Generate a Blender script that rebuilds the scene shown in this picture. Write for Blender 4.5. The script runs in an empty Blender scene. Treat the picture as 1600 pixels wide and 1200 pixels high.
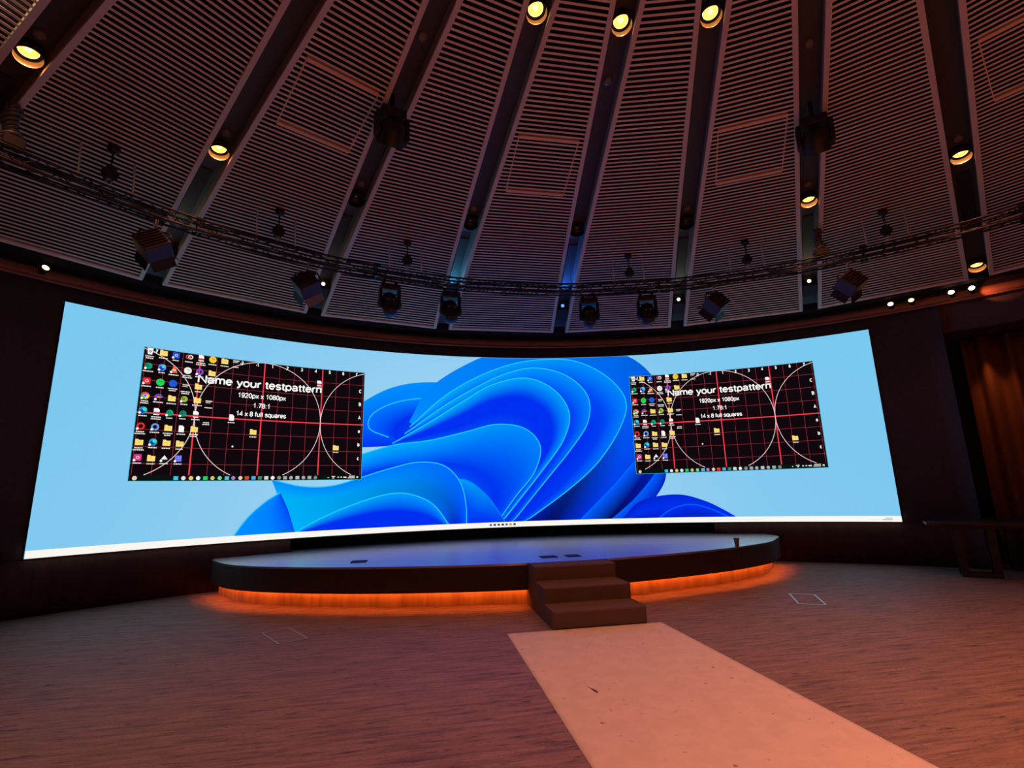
import bpy, bmesh, math, random
from math import sin, cos, pi, radians as rad, sqrt, atan2
from mathutils import Vector, Matrix

random.seed(7)
SC = bpy.context.scene
COL = SC.collection

# ------------------------------------------------------------------ camera
EYE = Vector((-1.884, -0.870, 1.600))
YAW, PITCH, ROLL = rad(10.4), rad(11.89), -0.02636
cam_d = bpy.data.cameras.new('camera')
cam = bpy.data.objects.new('camera', cam_d)
COL.objects.link(cam)
cam_d.sensor_width = 36.0
cam_d.lens = 802.85 / 1600 * 36.0
cam_d.clip_start, cam_d.clip_end = 0.05, 100
_r0 = Vector((cos(YAW), -sin(YAW), 0))
_f = Vector((sin(YAW) * cos(PITCH), cos(YAW) * cos(PITCH), sin(PITCH)))
_u0 = _r0.cross(_f)
_r = _r0 * cos(ROLL) + _u0 * sin(ROLL)
_u = _u0 * cos(ROLL) - _r0 * sin(ROLL)
cam.matrix_world = Matrix(((_r.x, _u.x, -_f.x, EYE.x), (_r.y, _u.y, -_f.y, EYE.y), (_r.z, _u.z, -_f.z, EYE.z), (0, 0, 0, 1)))
SC.camera = cam

# ------------------------------------------------------------------ world, exposure, house lights
world = bpy.data.worlds.new('hall_world')
SC.world = world
world.use_nodes = True
world.node_tree.nodes['Background'].inputs[0].default_value = (1.0, 0.5, 0.35, 1)
world.node_tree.nodes['Background'].inputs[1].default_value = 0.012
SC.view_settings.view_transform = 'Standard'
SC.view_settings.look = 'None'
SC.view_settings.gamma = 1.0
SC.view_settings.use_curve_mapping = False
SC.view_settings.exposure = 0.0
SCREEN_GAIN = 1.0          # brightness of the video wall
WARM = (1.0, 0.305, 0.15)   # tint of the dimmed house downlights
P_INNER = 255.0             # watts per inner-ring downlight
P_OUTER = 60.0

# ------------------------------------------------------------------ dimensions of the round hall
R = 11.117
def dome_z(r):
    w = 0.95 - r / R
    return 1.6 + 3.7363 + 4.7566 * w - 4.7925 * w * w + 3.7511 * w ** 3
def dome_slope(r):
    return (dome_z(r + 0.01) - dome_z(r - 0.01)) / 0.02
def pol(az, r, z):
    a = rad(az)
    return Vector((r * sin(a), r * cos(a), z))
RIBS = [-52.5 + 15 * k for k in range(24)]
SH = 0.585                 # stage height

# ------------------------------------------------------------------ materials
def mat(name, base=(0.5, 0.5, 0.5), rough=0.6, metal=0.0, emit=None, strength=1.0, spec=0.5):
    m = bpy.data.materials.new(name)
    m.use_nodes = True
    b = m.node_tree.nodes['Principled BSDF']
    b.inputs['Base Color'].default_value = (*base, 1)
    b.inputs['Roughness'].default_value = rough
    b.inputs['Metallic'].default_value = metal
    b.inputs['Specular IOR Level'].default_value = spec
    if emit:
        b.inputs['Emission Color'].default_value = (*emit, 1)
        b.inputs['Emission Strength'].default_value = strength
    return m

def streak_mat(name, c1, c2, scale, rough=0.6, spec=0.3, bump=0.0, detail=8, lo=0.35, hi=0.7, c3=None, rough_var=0.0):
    """two-tone grained material; the grain is a noise stretched by 'scale' in object space"""
    m = mat(name, c1, rough, spec=spec)
    nt = m.node_tree; N = nt.nodes; L = nt.links
    b = N['Principled BSDF']
    tc = N.new('ShaderNodeTexCoord'); mp = N.new('ShaderNodeMapping')
    mp.inputs['Scale'].default_value = scale
    L.new(tc.outputs['Object'], mp.inputs['Vector'])
    nz = N.new('ShaderNodeTexNoise'); nz.inputs['Scale'].default_value = 1.0
    nz.inputs['Detail'].default_value = detail; nz.inputs['Roughness'].default_value = 0.65
    nz.inputs['Distortion'].default_value = 0.4
    L.new(mp.outputs['Vector'], nz.inputs['Vector'])
    cr = N.new('ShaderNodeValToRGB')
    cr.color_ramp.elements[0].position = lo; cr.color_ramp.elements[0].color = (*c2, 1)
    cr.color_ramp.elements[1].position = hi; cr.color_ramp.elements[1].color = (*c1, 1)
    if c3:
        e = cr.color_ramp.elements.new((lo + hi) / 2); e.color = (*c3, 1)
    L.new(nz.outputs['Fac'], cr.inputs['Fac'])
    L.new(cr.outputs['Color'], b.inputs['Base Color'])
    if bump:
        bp = N.new('ShaderNodeBump'); bp.inputs['Strength'].default_value = bump; bp.inputs['Distance'].default_value = 0.02
        L.new(nz.outputs['Fac'], bp.inputs['Height']); L.new(bp.outputs['Normal'], b.inputs['Normal'])
    if rough_var:
        mr = N.new('ShaderNodeMapRange')
        mr.inputs['To Min'].default_value = rough + rough_var; mr.inputs['To Max'].default_value = rough - rough_var
        L.new(nz.outputs['Fac'], mr.inputs['Value']); L.new(mr.outputs['Result'], b.inputs['Roughness'])
    return m

M = {}
M['floor'] = streak_mat('floor_stone', (0.36, 0.25, 0.21), (0.12, 0.080, 0.065), (1.9, 20.0, 1.0), 0.62, 0.35, 0.25, 12, 0.30, 0.66, (0.27, 0.18, 0.145))
M['stage_top'] = streak_mat('stage_planks', (0.20, 0.195, 0.20), (0.13, 0.125, 0.13), (0.9, 12.0, 1.0), 0.32, 1.0, 0.03, 8, 0.35, 0.65, rough_var=0.12)
_b = M['stage_top'].node_tree.nodes['Principled BSDF']
_b.inputs['Coat Weight'].default_value = 1.0; _b.inputs['Coat Roughness'].default_value = 0.28; _b.inputs['Coat IOR'].default_value = 3.8
M['fascia'] = mat('stage_fascia', (0.035, 0.020, 0.016), 0.6)
M['plinth'] = streak_mat('plinth_board', (0.62, 0.48, 0.42), (0.36, 0.25, 0.20), (5, 5, 0.6), 0.7, 0.2)
M['strip'] = mat('amber_led_strip', (0.8, 0.4, 0.2), 0.5, emit=(1.0, 0.14, 0.010), strength=40.0)
M['step'] = streak_mat('step_carpet', (0.17, 0.115, 0.095), (0.14, 0.093, 0.077), (160, 160, 160), 0.9, 0.1)
M['wall'] = streak_mat('wall_fabric', (0.12, 0.098, 0.108), (0.088, 0.070, 0.078), (30, 30, 30), 0.9, 0.1)
M['dado'] = streak_mat('wall_dado', (0.110, 0.046, 0.038), (0.070, 0.028, 0.024), (6, 6, 1), 0.7, 0.2)
M['slat'] = streak_mat('slat_oak', (0.91, 0.68, 0.53), (0.80, 0.58, 0.44), (3, 3, 3), 0.55, 0.3)
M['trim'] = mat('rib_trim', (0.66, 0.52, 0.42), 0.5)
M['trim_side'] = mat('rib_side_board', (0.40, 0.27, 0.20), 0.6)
M['shell'] = mat('ceiling_black', (0.010, 0.004, 0.003), 0.95)
M['channel'] = mat('channel_plate', (0.055, 0.055, 0.060), 0.6)
M['wood'] = streak_mat('cornice_wood', (0.46, 0.22, 0.15), (0.34, 0.155, 0.105), (2, 2, 14), 0.5, 0.4)
M['hatch'] = mat('hatch_frame_wood', (0.90, 0.52, 0.27), 0.5)
M['black'] = mat('black_metal', (0.022, 0.021, 0.022), 0.45, 0.3)
M['black_matte'] = mat('black_paint', (0.018, 0.017, 0.018), 0.8)
M['truss'] = mat('black_truss_tube', (0.030, 0.028, 0.030), 0.38, 0.6)
M['steel'] = mat('bright_steel', (0.55, 0.52, 0.50), 0.35, 0.9)
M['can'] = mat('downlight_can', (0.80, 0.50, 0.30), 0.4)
M['glow'] = mat('lit_reflector', (0.9, 0.7, 0.3), 0.4, emit=(1.0, 0.50, 0.085), strength=1.7)
M['glow_rim'] = mat('lit_reflector_rim', (0.9, 0.7, 0.3), 0.4, emit=(1.0, 0.66, 0.28), strength=2.4)
M['bulb'] = mat('lit_bulb', (1, 1, 1), 0.4, emit=(1.0, 0.85, 0.45), strength=1.6)
M['off_reflector'] = mat('unlit_reflector', (0.03, 0.03, 0.03), 0.25, 0.6)
M['disc'] = mat('detector_plastic', (0.16, 0.15, 0.16), 0.5)
M['lens'] = mat('dark_lens', (0.05, 0.05, 0.07), 0.08, 0.2)
M['carpet'] = None
M['duller'] = mat('duller_frame', (0.52, 0.46, 0.44), 0.5, 0.5)  # one floor box frame in a darker, rougher metal than the other
M['white'] = mat('silver_frame', (0.80, 0.78, 0.78), 0.35, 0.7)
M['table'] = streak_mat('dark_table_wood', (0.060, 0.040, 0.034), (0.036, 0.022, 0.019), (3, 12, 3), 0.45, 0.4)
M['curtain'] = streak_mat('brown_curtain', (0.22, 0.10, 0.06), (0.17, 0.075, 0.045), (18, 18, 2), 0.9, 0.1)
M['cable'] = mat('black_cable', (0.09, 0.08, 0.075), 0.3)
M['wire'] = mat('pale_wire', (0.75, 0.68, 0.62), 0.5)
M['body_brown'] = mat('flood_housing', (0.050, 0.032, 0.027), 0.5)
M['door_grey'] = mat('barn_door_grey', (0.20, 0.24, 0.30), 0.4, 0.2)
M['cup'] = streak_mat('paper_cup', (0.42, 0.30, 0.24), (0.36, 0.25, 0.2), (20, 20, 20), 0.7, 0.2)

def add_cracks(m, scale, lo, hi, dark):
    nt = m.node_tree; N = nt.nodes; L = nt.links
    b = N['Principled BSDF']; src = b.inputs['Base Color'].links[0].from_socket
    tc = N.new('ShaderNodeTexCoord'); mp = N.new('ShaderNodeMapping'); mp.inputs['Scale'].default_value = scale
    L.new(tc.outputs['Object'], mp.inputs['Vector'])
    nz = N.new('ShaderNodeTexNoise'); nz.inputs['Scale'].default_value = 1.0; nz.inputs['Detail'].default_value = 12; nz.inputs['Roughness'].default_value = 0.72
    nz.inputs['Distortion'].default_value = 0.9
    L.new(mp.outputs['Vector'], nz.inputs['Vector'])
    cr = N.new('ShaderNodeValToRGB')
    cr.color_ramp.elements[0].position = lo; cr.color_ramp.elements[0].color = (0, 0, 0, 1)
    cr.color_ramp.elements[1].position = hi; cr.color_ramp.elements[1].color = (1, 1, 1, 1)
    L.new(nz.outputs['Fac'], cr.inputs['Fac'])
    mx = N.new('ShaderNodeMix'); mx.data_type = 'RGBA'; mx.inputs['B'].default_value = (*dark, 1)
    L.new(cr.outputs['Color'], mx.inputs['Factor']); L.new(src, mx.inputs['A']); L.new(mx.outputs['Result'], b.inputs['Base Color'])
add_cracks(M['floor'], (3.2, 24.0, 1.0), 0.545, 0.66, (0.045, 0.028, 0.022))
add_cracks(M['floor'], (22.0, 48.0, 1.0), 0.54, 0.70, (0.09, 0.06, 0.048))

def runner_mat():
    m = streak_mat('runner_fabric', (0.80, 0.72, 0.68), (0.74, 0.66, 0.62), (5, 5, 5), 0.9, 0.1, 0, 6, 0.4, 0.6)
    nt = m.node_tree; N = nt.nodes; L = nt.links
    b = N['Principled BSDF']; src = b.inputs['Base Color'].links[0].from_socket
    tc = N.new('ShaderNodeTexCoord')
    nz = N.new('ShaderNodeTexNoise'); nz.inputs['Scale'].default_value = 14.0; nz.inputs['Detail'].default_value = 6
    L.new(tc.outputs['Object'], nz.inputs['Vector'])
    cr = N.new('ShaderNodeValToRGB')
    cr.color_ramp.elements[0].position = 0.665; cr.color_ramp.elements[0].color = (0, 0, 0, 1)
    cr.color_ramp.elements[1].position = 0.74; cr.color_ramp.elements[1].color = (1, 1, 1, 1)
    L.new(nz.outputs['Fac'], cr.inputs['Fac'])
    mx = N.new('ShaderNodeMix'); mx.data_type = 'RGBA'
    mx.inputs['B'].default_value = (0.36, 0.28, 0.25, 1)
    L.new(cr.outputs['Color'], mx.inputs['Factor']); L.new(src, mx.inputs['A'])
    L.new(mx.outputs['Result'], b.inputs['Base Color'])
    return m
M['carpet'] = runner_mat()

def picture_mat():
    m = bpy.data.materials.new('screen_picture')
    m.use_nodes = True
    nt = m.node_tree; N = nt.nodes; L = nt.links
    N.clear()
    out = N.new('ShaderNodeOutputMaterial'); em = N.new('ShaderNodeEmission'); at = N.new('ShaderNodeAttribute')
    at.attribute_name = 'Col'
    em.inputs['Strength'].default_value = SCREEN_GAIN
    L.new(at.outputs['Color'], em.inputs['Color']); L.new(em.outputs['Emission'], out.inputs['Surface'])
    return m
M['picture'] = picture_mat()

# ------------------------------------------------------------------ mesh builder
class MB:
    def __init__(s):
        s.v, s.f, s.mi, s.c, s.sm = [], [], [], [], []
    def vert(s, p, c=None):
        s.v.append((p[0], p[1], p[2])); s.c.append(c); return len(s.v) - 1
    def face(s, idx, mi=0, sm=False):
        s.f.append(tuple(idx)); s.mi.append(mi); s.sm.append(sm)
    def quad(s, a, b, c, d, mi=0):
        i = [s.vert(p) for p in (a, b, c, d)]; s.face(i, mi)
    def hexa(s, p, mi=0):
        """8 corner points: bottom loop 0-3, top loop 4-7"""
        i = [s.vert(q) for q in p]
        for q in ((0, 3, 2, 1), (4, 5, 6, 7), (0, 1, 5, 4), (1, 2, 6, 5), (2, 3, 7, 6), (3, 0, 4, 7)):
            s.face([i[k] for k in q], mi)
    def box(s, c, size, mt=None, mi=0, taper=1.0):
        x, y, z = (q / 2 for q in size)
        pts = [Vector((sx * x * (taper if sz > 0 else 1), sy * y * (taper if sz > 0 else 1), sz * z)) + Vector(c)
               for sz in (-1, 1) for sx, sy in ((-1, -1), (1, -1), (1, 1), (-1, 1))]
        if mt: pts = [mt @ p for p in pts]
        s.hexa(pts, mi)
    def bbox(s, c, size, bev=0.01, mt=None, mi=0):
        """bevelled box"""
        bm = bmesh.new()
        bmesh.ops.create_cube(bm, size=1.0)
        bmesh.ops.scale(bm, vec=size, verts=bm.verts)
        bmesh.ops.bevel(bm, geom=list(bm.edges), offset=bev, segments=2, affect='EDGES', profile=0.5)
        bmesh.ops.translate(bm, vec=c, verts=bm.verts)
        base = len(s.v)
        bm.verts.ensure_lookup_table()
        for v in bm.verts: s.vert((mt @ v.co) if mt else v.co)
        for f in bm.faces: s.face([base + v.index for v in f.verts], mi)
        bm.free()
    def tube(s, a, b, r, n=8, mi=0, r2=None, caps=True):
        a, b = Vector(a), Vector(b); d = (b - a)
        if d.length < 1e-6: return
        d.normalize(); r2 = r if r2 is None else r2
        t = d.cross(Vector((0, 0, 1)))
        if t.length < 1e-3: t = d.cross(Vector((1, 0, 0)))
        t.normalize(); u = d.cross(t)
        A = [s.vert(a + (t * cos(2 * pi * k / n) + u * sin(2 * pi * k / n)) * r) for k in range(n)]
        B = [s.vert(b + (t * cos(2 * pi * k / n) + u * sin(2 * pi * k / n)) * r2) for k in range(n)]
        for k in range(n):
            s.face((A[k], A[(k + 1) % n], B[(k + 1) % n], B[k]), mi, True)
        if caps:
            s.face(A[::-1], mi); s.face(B, mi)
    def pipe(s, pts, r, n=8, mi=0, closed=False):
        """tube swept along a polyline"""
        pts = [Vector(p) for p in pts]; m = len(pts); rings = []
        nrm = None
        for i, p in enumerate(pts):
            if closed: d = pts[(i + 1) % m] - pts[i - 1]
            else: d = pts[min(i + 1, m - 1)] - pts[max(i - 1, 0)]
            d.normalize()
            if nrm is None:
                nrm = d.cross(Vector((0, 0, 1)))
                if nrm.length < 1e-3: nrm = d.cross(Vector((1, 0, 0)))
            nrm = (nrm - d * nrm.dot(d)).normalized(); u = d.cross(nrm)
            rings.append([s.vert(p + (nrm * cos(2 * pi * k / n) + u * sin(2 * pi * k / n)) * r) for k in range(n)])
        for i in range(m if closed else m - 1):
            A, B = rings[i], rings[(i + 1) % m]
            for k in range(n): s.face((A[k], A[(k + 1) % n], B[(k + 1) % n], B[k]), mi, True)
        if not closed:
            s.face(rings[0][::-1], mi); s.face(rings[-1], mi)
    def lathe(s, prof, n=24, mt=None, mi=0, cap0=False, cap1=False):
        rings = []
        for (r, z) in prof:
            ring = []
            for k in range(n):
                p = Vector((r * cos(2 * pi * k / n), r * sin(2 * pi * k / n), z))
                ring.append(s.vert((mt @ p) if mt else p))
            rings.append(ring)
        for A, B in zip(rings, rings[1:]):
            for k in range(n): s.face((A[k], A[(k + 1) % n], B[(k + 1) % n], B[k]), mi, True)
        if cap0: s.face(rings[0][::-1], mi)
        if cap1: s.face(rings[-1], mi)
    def build(s, name, mats, parent=None, loc=None):
        me = bpy.data.meshes.new(name)
        off = Vector(loc) if loc is not None else Vector((0, 0, 0))
        me.from_pydata([tuple(Vector(p) - off) for p in s.v], [], s.f)
        if not isinstance(mats, (list, tuple)): mats = [mats]
        for m in mats: me.materials.append(m)
        me.polygons.foreach_set('material_index', s.mi)
        me.polygons.foreach_set('use_smooth', s.sm)
        if any(c is not None for c in s.c):
            at = me.color_attributes.new('Col', 'FLOAT_COLOR', 'POINT')
            flat = []
            for c in s.c: flat += [*(c or (0, 0, 0)), 1.0]
            at.data.foreach_set('color', flat)
        me.update()
        o = bpy.data.objects.new(name, me)
        COL.objects.link(o)
        if loc is not None: o.location = off
        if parent is not None:
            o.parent = parent
            if loc is None and parent.type == 'EMPTY':
                o.matrix_parent_inverse = Matrix.Translation(-Vector(parent.location)) if parent.rotation_euler.z == 0 else parent.matrix_basis.inverted()
        return o

def tag(o, label, cat, group=None, kind=None):
    o['label'] = label; o['category'] = cat
    if group: o['group'] = group
    if kind: o['kind'] = kind
    return o
def struct(o):
    o['kind'] = 'structure'; return o
def empty(name, loc, label, cat, group=None, rz=0.0):
    o = bpy.data.objects.new(name, None); COL.objects.link(o)
    o.empty_display_size = 0.1
    o.location = loc; o.rotation_euler = (0, 0, rz)
    return tag(o, label, cat, group)
def local(mb, name, mats, parent):
    """part whose vertices are written in the parent's own frame"""
    o = mb.build(name, mats); o.parent = parent
    return o
def copy_thing(root, loc, rz, label, name=None):
    c = root.copy(); COL.objects.link(c); c.location = loc; c.rotation_euler = (0, 0, rz); c['label'] = label
    for ch in list(root.children):
        d = ch.copy(); COL.objects.link(d); d.parent = c
        for g in list(ch.children):
            e = g.copy(); COL.objects.link(e); e.parent = d
    return c
def spot(name, loc, target, power, color, cone, blend=0.5, radius=0.05):
    l = bpy.data.lights.new(name, 'SPOT'); l.energy = power; l.color = color
    l.spot_size = rad(cone); l.spot_blend = blend; l.shadow_soft_size = radius
    o = bpy.data.objects.new(name, l); COL.objects.link(o); o.location = loc
    o.rotation_euler = (Vector(target) - Vector(loc)).to_track_quat('-Z', 'Y').to_euler()
    return o

# ------------------------------------------------------------------ floor, walls, cornice
def ring_wall(r, z0, z1, a0, a1, step=1.5, mb=None, flip=False):
    mb = mb or MB(); n = max(1, int(round((a1 - a0) / step)))
    A = [(mb.vert(pol(a0 + (a1 - a0) * k / n, r, z0)), mb.vert(pol(a0 + (a1 - a0) * k / n, r, z1))) for k in range(n + 1)]
    for p, q in zip(A, A[1:]): mb.face((p[0], q[0], q[1], p[1]), 0, True)
    return mb
def ring_solid(mb, r0, r1, z0, z1, a0, a1, step=1.5, mi=0):
    """closed block of an annular sector"""
    n = max(1, int(round((a1 - a0) / step))); S = []
    for k in range(n + 1):
        a = a0 + (a1 - a0) * k / n
        S.append([mb.vert(pol(a, r0, z0)), mb.vert(pol(a, r1, z0)), mb.vert(pol(a, r1, z1)), mb.vert(pol(a, r0, z1))])
    for p, q in zip(S, S[1:]):
        for e in range(4): mb.face((p[e], q[e], q[(e + 1) % 4], p[(e + 1) % 4]), mi, True if e in (1, 3) else False)
    mb.face(S[0][::-1], mi); mb.face(S[-1], mi)
    return mb

mb = MB()
n = 120
ring = [mb.vert(pol(360 * k / n, 13.6, 0)) for k in range(n)]
low = [mb.vert(pol(360 * k / n, 13.6, -0.1)) for k in range(n)]
mb.face(ring[::-1]); mb.face(low)
for k in range(n): mb.face((ring[k], ring[(k + 1) % n], low[(k + 1) % n], low[k]))
struct(mb.build('floor', M['floor']))

NI0, NI1 = 49.0, 63.0          # curtain niche in azimuth
RC0, RC1 = -23.0, 24.8         # wall recess behind the stage
WZ = 5.30
WR = R + 0.02
mb = MB()
ring_solid(mb, WR, WR + 0.25, 0.80, WZ, RC0, RC1)
ring_solid(mb, WR, WR + 0.25, 0.80, WZ, RC1, NI0); ring_solid(mb, WR, WR + 0.25, 0.80, WZ, -180, RC0)
ring_solid(mb, WR, WR + 0.25, 4.50, WZ, NI0, NI1); ring_solid(mb, WR, WR + 0.25, 0.80, WZ, NI1, 180)
struct(mb.build('wall_round', M['wall']))
mb = MB()
ring_solid(mb, WR, WR + 0.25, 0, 0.80, RC1, NI0); ring_solid(mb, WR, WR + 0.25, 0, 0.80, -180, RC0)
ring_solid(mb, WR, WR + 0.25, 0, 0.80, NI1, 180)
ring_solid(mb, WR + 0.55, WR + 0.7, 0, 0.84, RC0 - 2, RC1 + 2)
ring_solid(mb, WR + 0.24, WR + 0.7, 0.82, 0.90, RC0 - 2, RC1 + 2)
ring_solid(mb, WR + 0.02, WR + 0.6, 0, 0.81, RC0 - 0.6, RC0, 0.6); ring_solid(mb, WR + 0.02, WR + 0.6, 0, 0.81, RC1, RC1 + 0.6, 0.6)
struct(mb.build('wall_base', M['dado']))
mb = MB()
ring_solid(mb, WR + 1.3, WR + 1.45, 0, 4.6, NI0 - 3, NI1 + 3)
ring_solid(mb, WR + 0.2, WR + 1.4, 4.5, 4.6, NI0 - 3, NI1 + 3)
ring_solid(mb, WR + 0.2, WR + 1.4, 0.0, 4.6, NI0 - 0.5, NI0, 0.5); ring_solid(mb, WR + 0.2, WR + 1.4, 0.0, 4.6, NI1, NI1 + 0.5, 0.5)
struct(mb.build('wall_niche', M['dado']))
# wooden cornice with its lower moulding
mb = MB(); ring_solid(mb, WR - 0.05, WR + 0.02, 5.09, 5.25, -180, 180)
co = struct(mb.build('trim_cornice', M['wood']))
mb = MB(); ring_solid(mb, WR - 0.085, WR - 0.0505, 5.06, 5.10, -180, 180)
mb.build('moulding', M['wood'], co)

# ------------------------------------------------------------------ ceiling
SHELL = 0.24
mb = MB()
prof = [(0.05, dome_z(0.3) + 0.3)] + [(r, dome_z(r) + SHELL) for r in [0.6 + 0.5 * k for k in range(20)]] + [(10.78, dome_z(10.78) + SHELL), (10.80, 5.36), (11.16, 5.36), (11.16, 5.24)]
mb.lathe(prof, 120, cap0=True)
ceiling = struct(mb.build('ceiling', M['shell']))
HALF, TW = 0.145, 0.065        # half width of a rib channel, width of its trim
R_IN, R_OUT = 1.9, 10.585
def rib_frame(az):
    a = rad(az); return Vector((sin(a), cos(a), 0)), Vector((cos(a), -sin(a), 0))   # outward, sideways (increasing azimuth)
def on_rib(az, r, side, up):
    d, n = rib_frame(az); sl = dome_slope(r); q = 1 / sqrt(1 + sl * sl)
    p = d * r + n * side; rr = r
    nr = Vector((-d.x * sl * q, -d.y * sl * q, q))
    return Vector((p.x, p.y, dome_z(rr))) + nr * up
PITCH_S, SLAT_W, SLAT_T = 0.075, 0.028, 0.006
radii = []
r = R_OUT - 0.02
while r > R_IN:
    radii.append(r); r -= PITCH_S / sqrt(1 + dome_slope(r) ** 2)
for k, az in enumerate(RIBS):
    a2 = az + 15; mid = az + 7.5
    # slatted panel from this rib to the next: straight slats
    mb = MB()
    for r in radii:
        dr = SLAT_W / sqrt(1 + dome_slope(r) ** 2) / 2
        P = []
        for up in (0.0, SLAT_T):
            P += [on_rib(az, r - dr, HALF + TW, up), on_rib(az, r + dr, HALF + TW, up), on_rib(a2, r + dr, -HALF - TW, up), on_rib(a2, r - dr, -HALF - TW, up)]
        mb.hexa(P)
    for s, e in ((0, 0.036),):      # bottom edge board
        P = []
        for up in (-0.004, 0.06):
            P += [on_rib(az, R_OUT - 0.01, HALF, up), on_rib(az, R_OUT + e, HALF, up), on_rib(a2, R_OUT + e, -HALF, up), on_rib(a2, R_OUT - 0.01, -HALF, up)]
        mb.hexa(P)
    panel = mb.build('slat_panel', M['slat'], ceiling)
    # trims and side boards along both edges of the panel
    rr = [R_IN + (R_OUT - R_IN) * j / 26 for j in range(27)]
    for aa, sg in ((az, 1), (a2, -1)):
        mb = MB(); S = []
        for q in rr:
            S.append([mb.vert(on_rib(aa, q, sg * s, u)) for s, u in ((HALF, -0.012), (HALF + TW, -0.012), (HALF + TW, 0.032), (HALF, 0.032))])
        for p, q in zip(S, S[1:]):
            for e in range(4): mb.face((p[e], q[e], q[(e + 1) % 4], p[(e + 1) % 4]), 0)
        mb.face(S[0][::-1]); mb.face(S[-1])
        tr = mb.build('rib_trim', M['trim'], ceiling)
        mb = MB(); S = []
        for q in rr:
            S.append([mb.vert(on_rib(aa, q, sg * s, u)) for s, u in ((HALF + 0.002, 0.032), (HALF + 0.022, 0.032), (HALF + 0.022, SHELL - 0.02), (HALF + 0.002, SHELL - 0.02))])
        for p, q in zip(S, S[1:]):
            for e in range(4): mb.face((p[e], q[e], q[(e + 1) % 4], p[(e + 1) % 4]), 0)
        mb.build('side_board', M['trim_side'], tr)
    # access hatch framed in wood in every second panel
    if round((mid + 300) / 15) % 2 == 0:
        mb = MB()
        def hp(s, r, up):   # s: -1..1 across the hatch
            return on_rib(mid, r, 0.495 * s * (0.94 + 0.06 * (r - 5.7)), up)
        sag = lambda r: 0.0
        for (r0, r1) in ((5.715, 5.765), (6.735, 6.785)):
            P = []
            for up in (-0.016, 0.05):
                P += [hp(-1, r0, up), hp(-1, r1, up), hp(1, r1, up), hp(1, r0, up)]
            mb.hexa(P)
        for sx in (-1, 1):
            P = []
            for up in (-0.008, 0.04):
                P += [hp(sx - 0.012, 5.74, up), hp(sx - 0.012, 6.76, up), hp(sx + 0.012, 6.76, up), hp(sx + 0.012, 5.74, up)]
            mb.hexa(P)
        mb.build('access_hatch', M['hatch'], panel)
    # dark plate at the back of the rib channel
    mb = MB(); S = []
    for q in [R_IN + (10.62 - R_IN) * j / 20 for j in range(21)]:
        S.append([mb.vert(on_rib(az, q, s, u)) for s, u in ((-HALF - 0.01, SHELL - 0.05), (HALF + 0.01, SHELL - 0.05), (HALF + 0.01, SHELL - 0.03), (-HALF - 0.01, SHELL - 0.03))])
    for p, q in zip(S, S[1:]):
        for e in range(4): mb.face((p[e], q[e], q[(e + 1) % 4], p[(e + 1) % 4]), 0)
    mb.face(S[0][::-1]); mb.face(S[-1])
    plate = mb.build('channel_plate', M['channel'], ceiling)
    if abs(az) < 60:
        mb = MB()
        P = []
        for up in (SHELL - 0.07, SHELL - 0.052):
            P += [on_rib(az, 8.15, -0.085, up), on_rib(az, 9.35, -0.085, up), on_rib(az, 9.35, 0.085, up), on_rib(az, 8.15, 0.085, up)]
        mb.hexa(P); mb.build('slot_cover', M['black_matte'], plate)

# ------------------------------------------------------------------ things fixed into the rib channels
def rib_matrix(az, r, up):
    """frame on a rib: x sideways, y outward along the slope, z away from the room"""
    d, n = rib_frame(az); sl = dome_slope(r); q = 1 / sqrt(1 + sl * sl)
    y = Vector((d.x * q, d.y * q, sl * q)); z = Vector((-d.x * sl * q, -d.y * sl * q, q))
    p = on_rib(az, r, 0, up)
    return Matrix(((n.x, y.x, z.x, p.x), (n.y, y.y, z.y, p.y), (n.z, y.z, z.z, p.z), (0, 0, 0, 1)))
def upright_matrix(az, r, z):
    d, n = rib_frame(az); p = pol(az, r, z)
    return Matrix(((n.x, d.x, 0, p.x), (n.y, d.y, 0, p.y), (0, 0, 1, p.z), (0, 0, 0, 1)))
def downlight(az, r, lit, label, power, cone=95):
    mt = rib_matrix(az, r, 0.05)
    o = bpy.data.objects.new('downlight', None); COL.objects.link(o); o.empty_display_size = 0.1
    o.matrix_world = mt
    tag(o, label, 'downlight', 'round downlights in the ceiling ribs')
    m2 = MB(); m2.lathe([(0.128, 0.0), (0.135, 0.0), (0.135, 0.14), (0.02, 0.141)], 28)
    local(m2, 'housing', M['black_matte'], o)
    m2 = MB(); m2.lathe([(0.128, 0.0), (0.126, 0.085)], 28); m2.lathe([(0.126, 0.085), (0.12, 0.099), (0.092, 0.101)], 28, mi=1)
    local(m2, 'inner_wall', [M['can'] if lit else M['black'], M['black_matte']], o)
    m2 = MB(); m2.lathe([(0.092, 0.099), (0.084, 0.104)], 28, mi=0)
    m2.lathe([(0.084, 0.104), (0.05, 0.128), (0.02, 0.130)], 28, mi=1, cap1=True)
    rf = local(m2, 'reflector', [M['glow_rim'], M['glow']] if lit else [M['off_reflector'], M['off_reflector']], o)
    m2 = MB(); m2.lathe([(0.03, 0.125), (0.028, 0.108), (0.012, 0.102)], 12, cap1=True)
    local(m2, 'lamp', M['bulb'] if lit else M['steel'], o)
    if lit:
        p = mt @ Vector((0, 0, 0.06))
        spot('downlight_beam', p, p + Vector((0, 0, -1)), power, WARM, cone, 0.8, 0.08)
    return o
inner = {-7.5: 'lit downlight at the dome centre in the bright blue rib away from the steps',
         7.5: 'lit downlight at the dome centre in the blue rib that ends over the steps',
         22.5: 'lit downlight at the dome centre in the grey rib with the black slot'}
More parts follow.
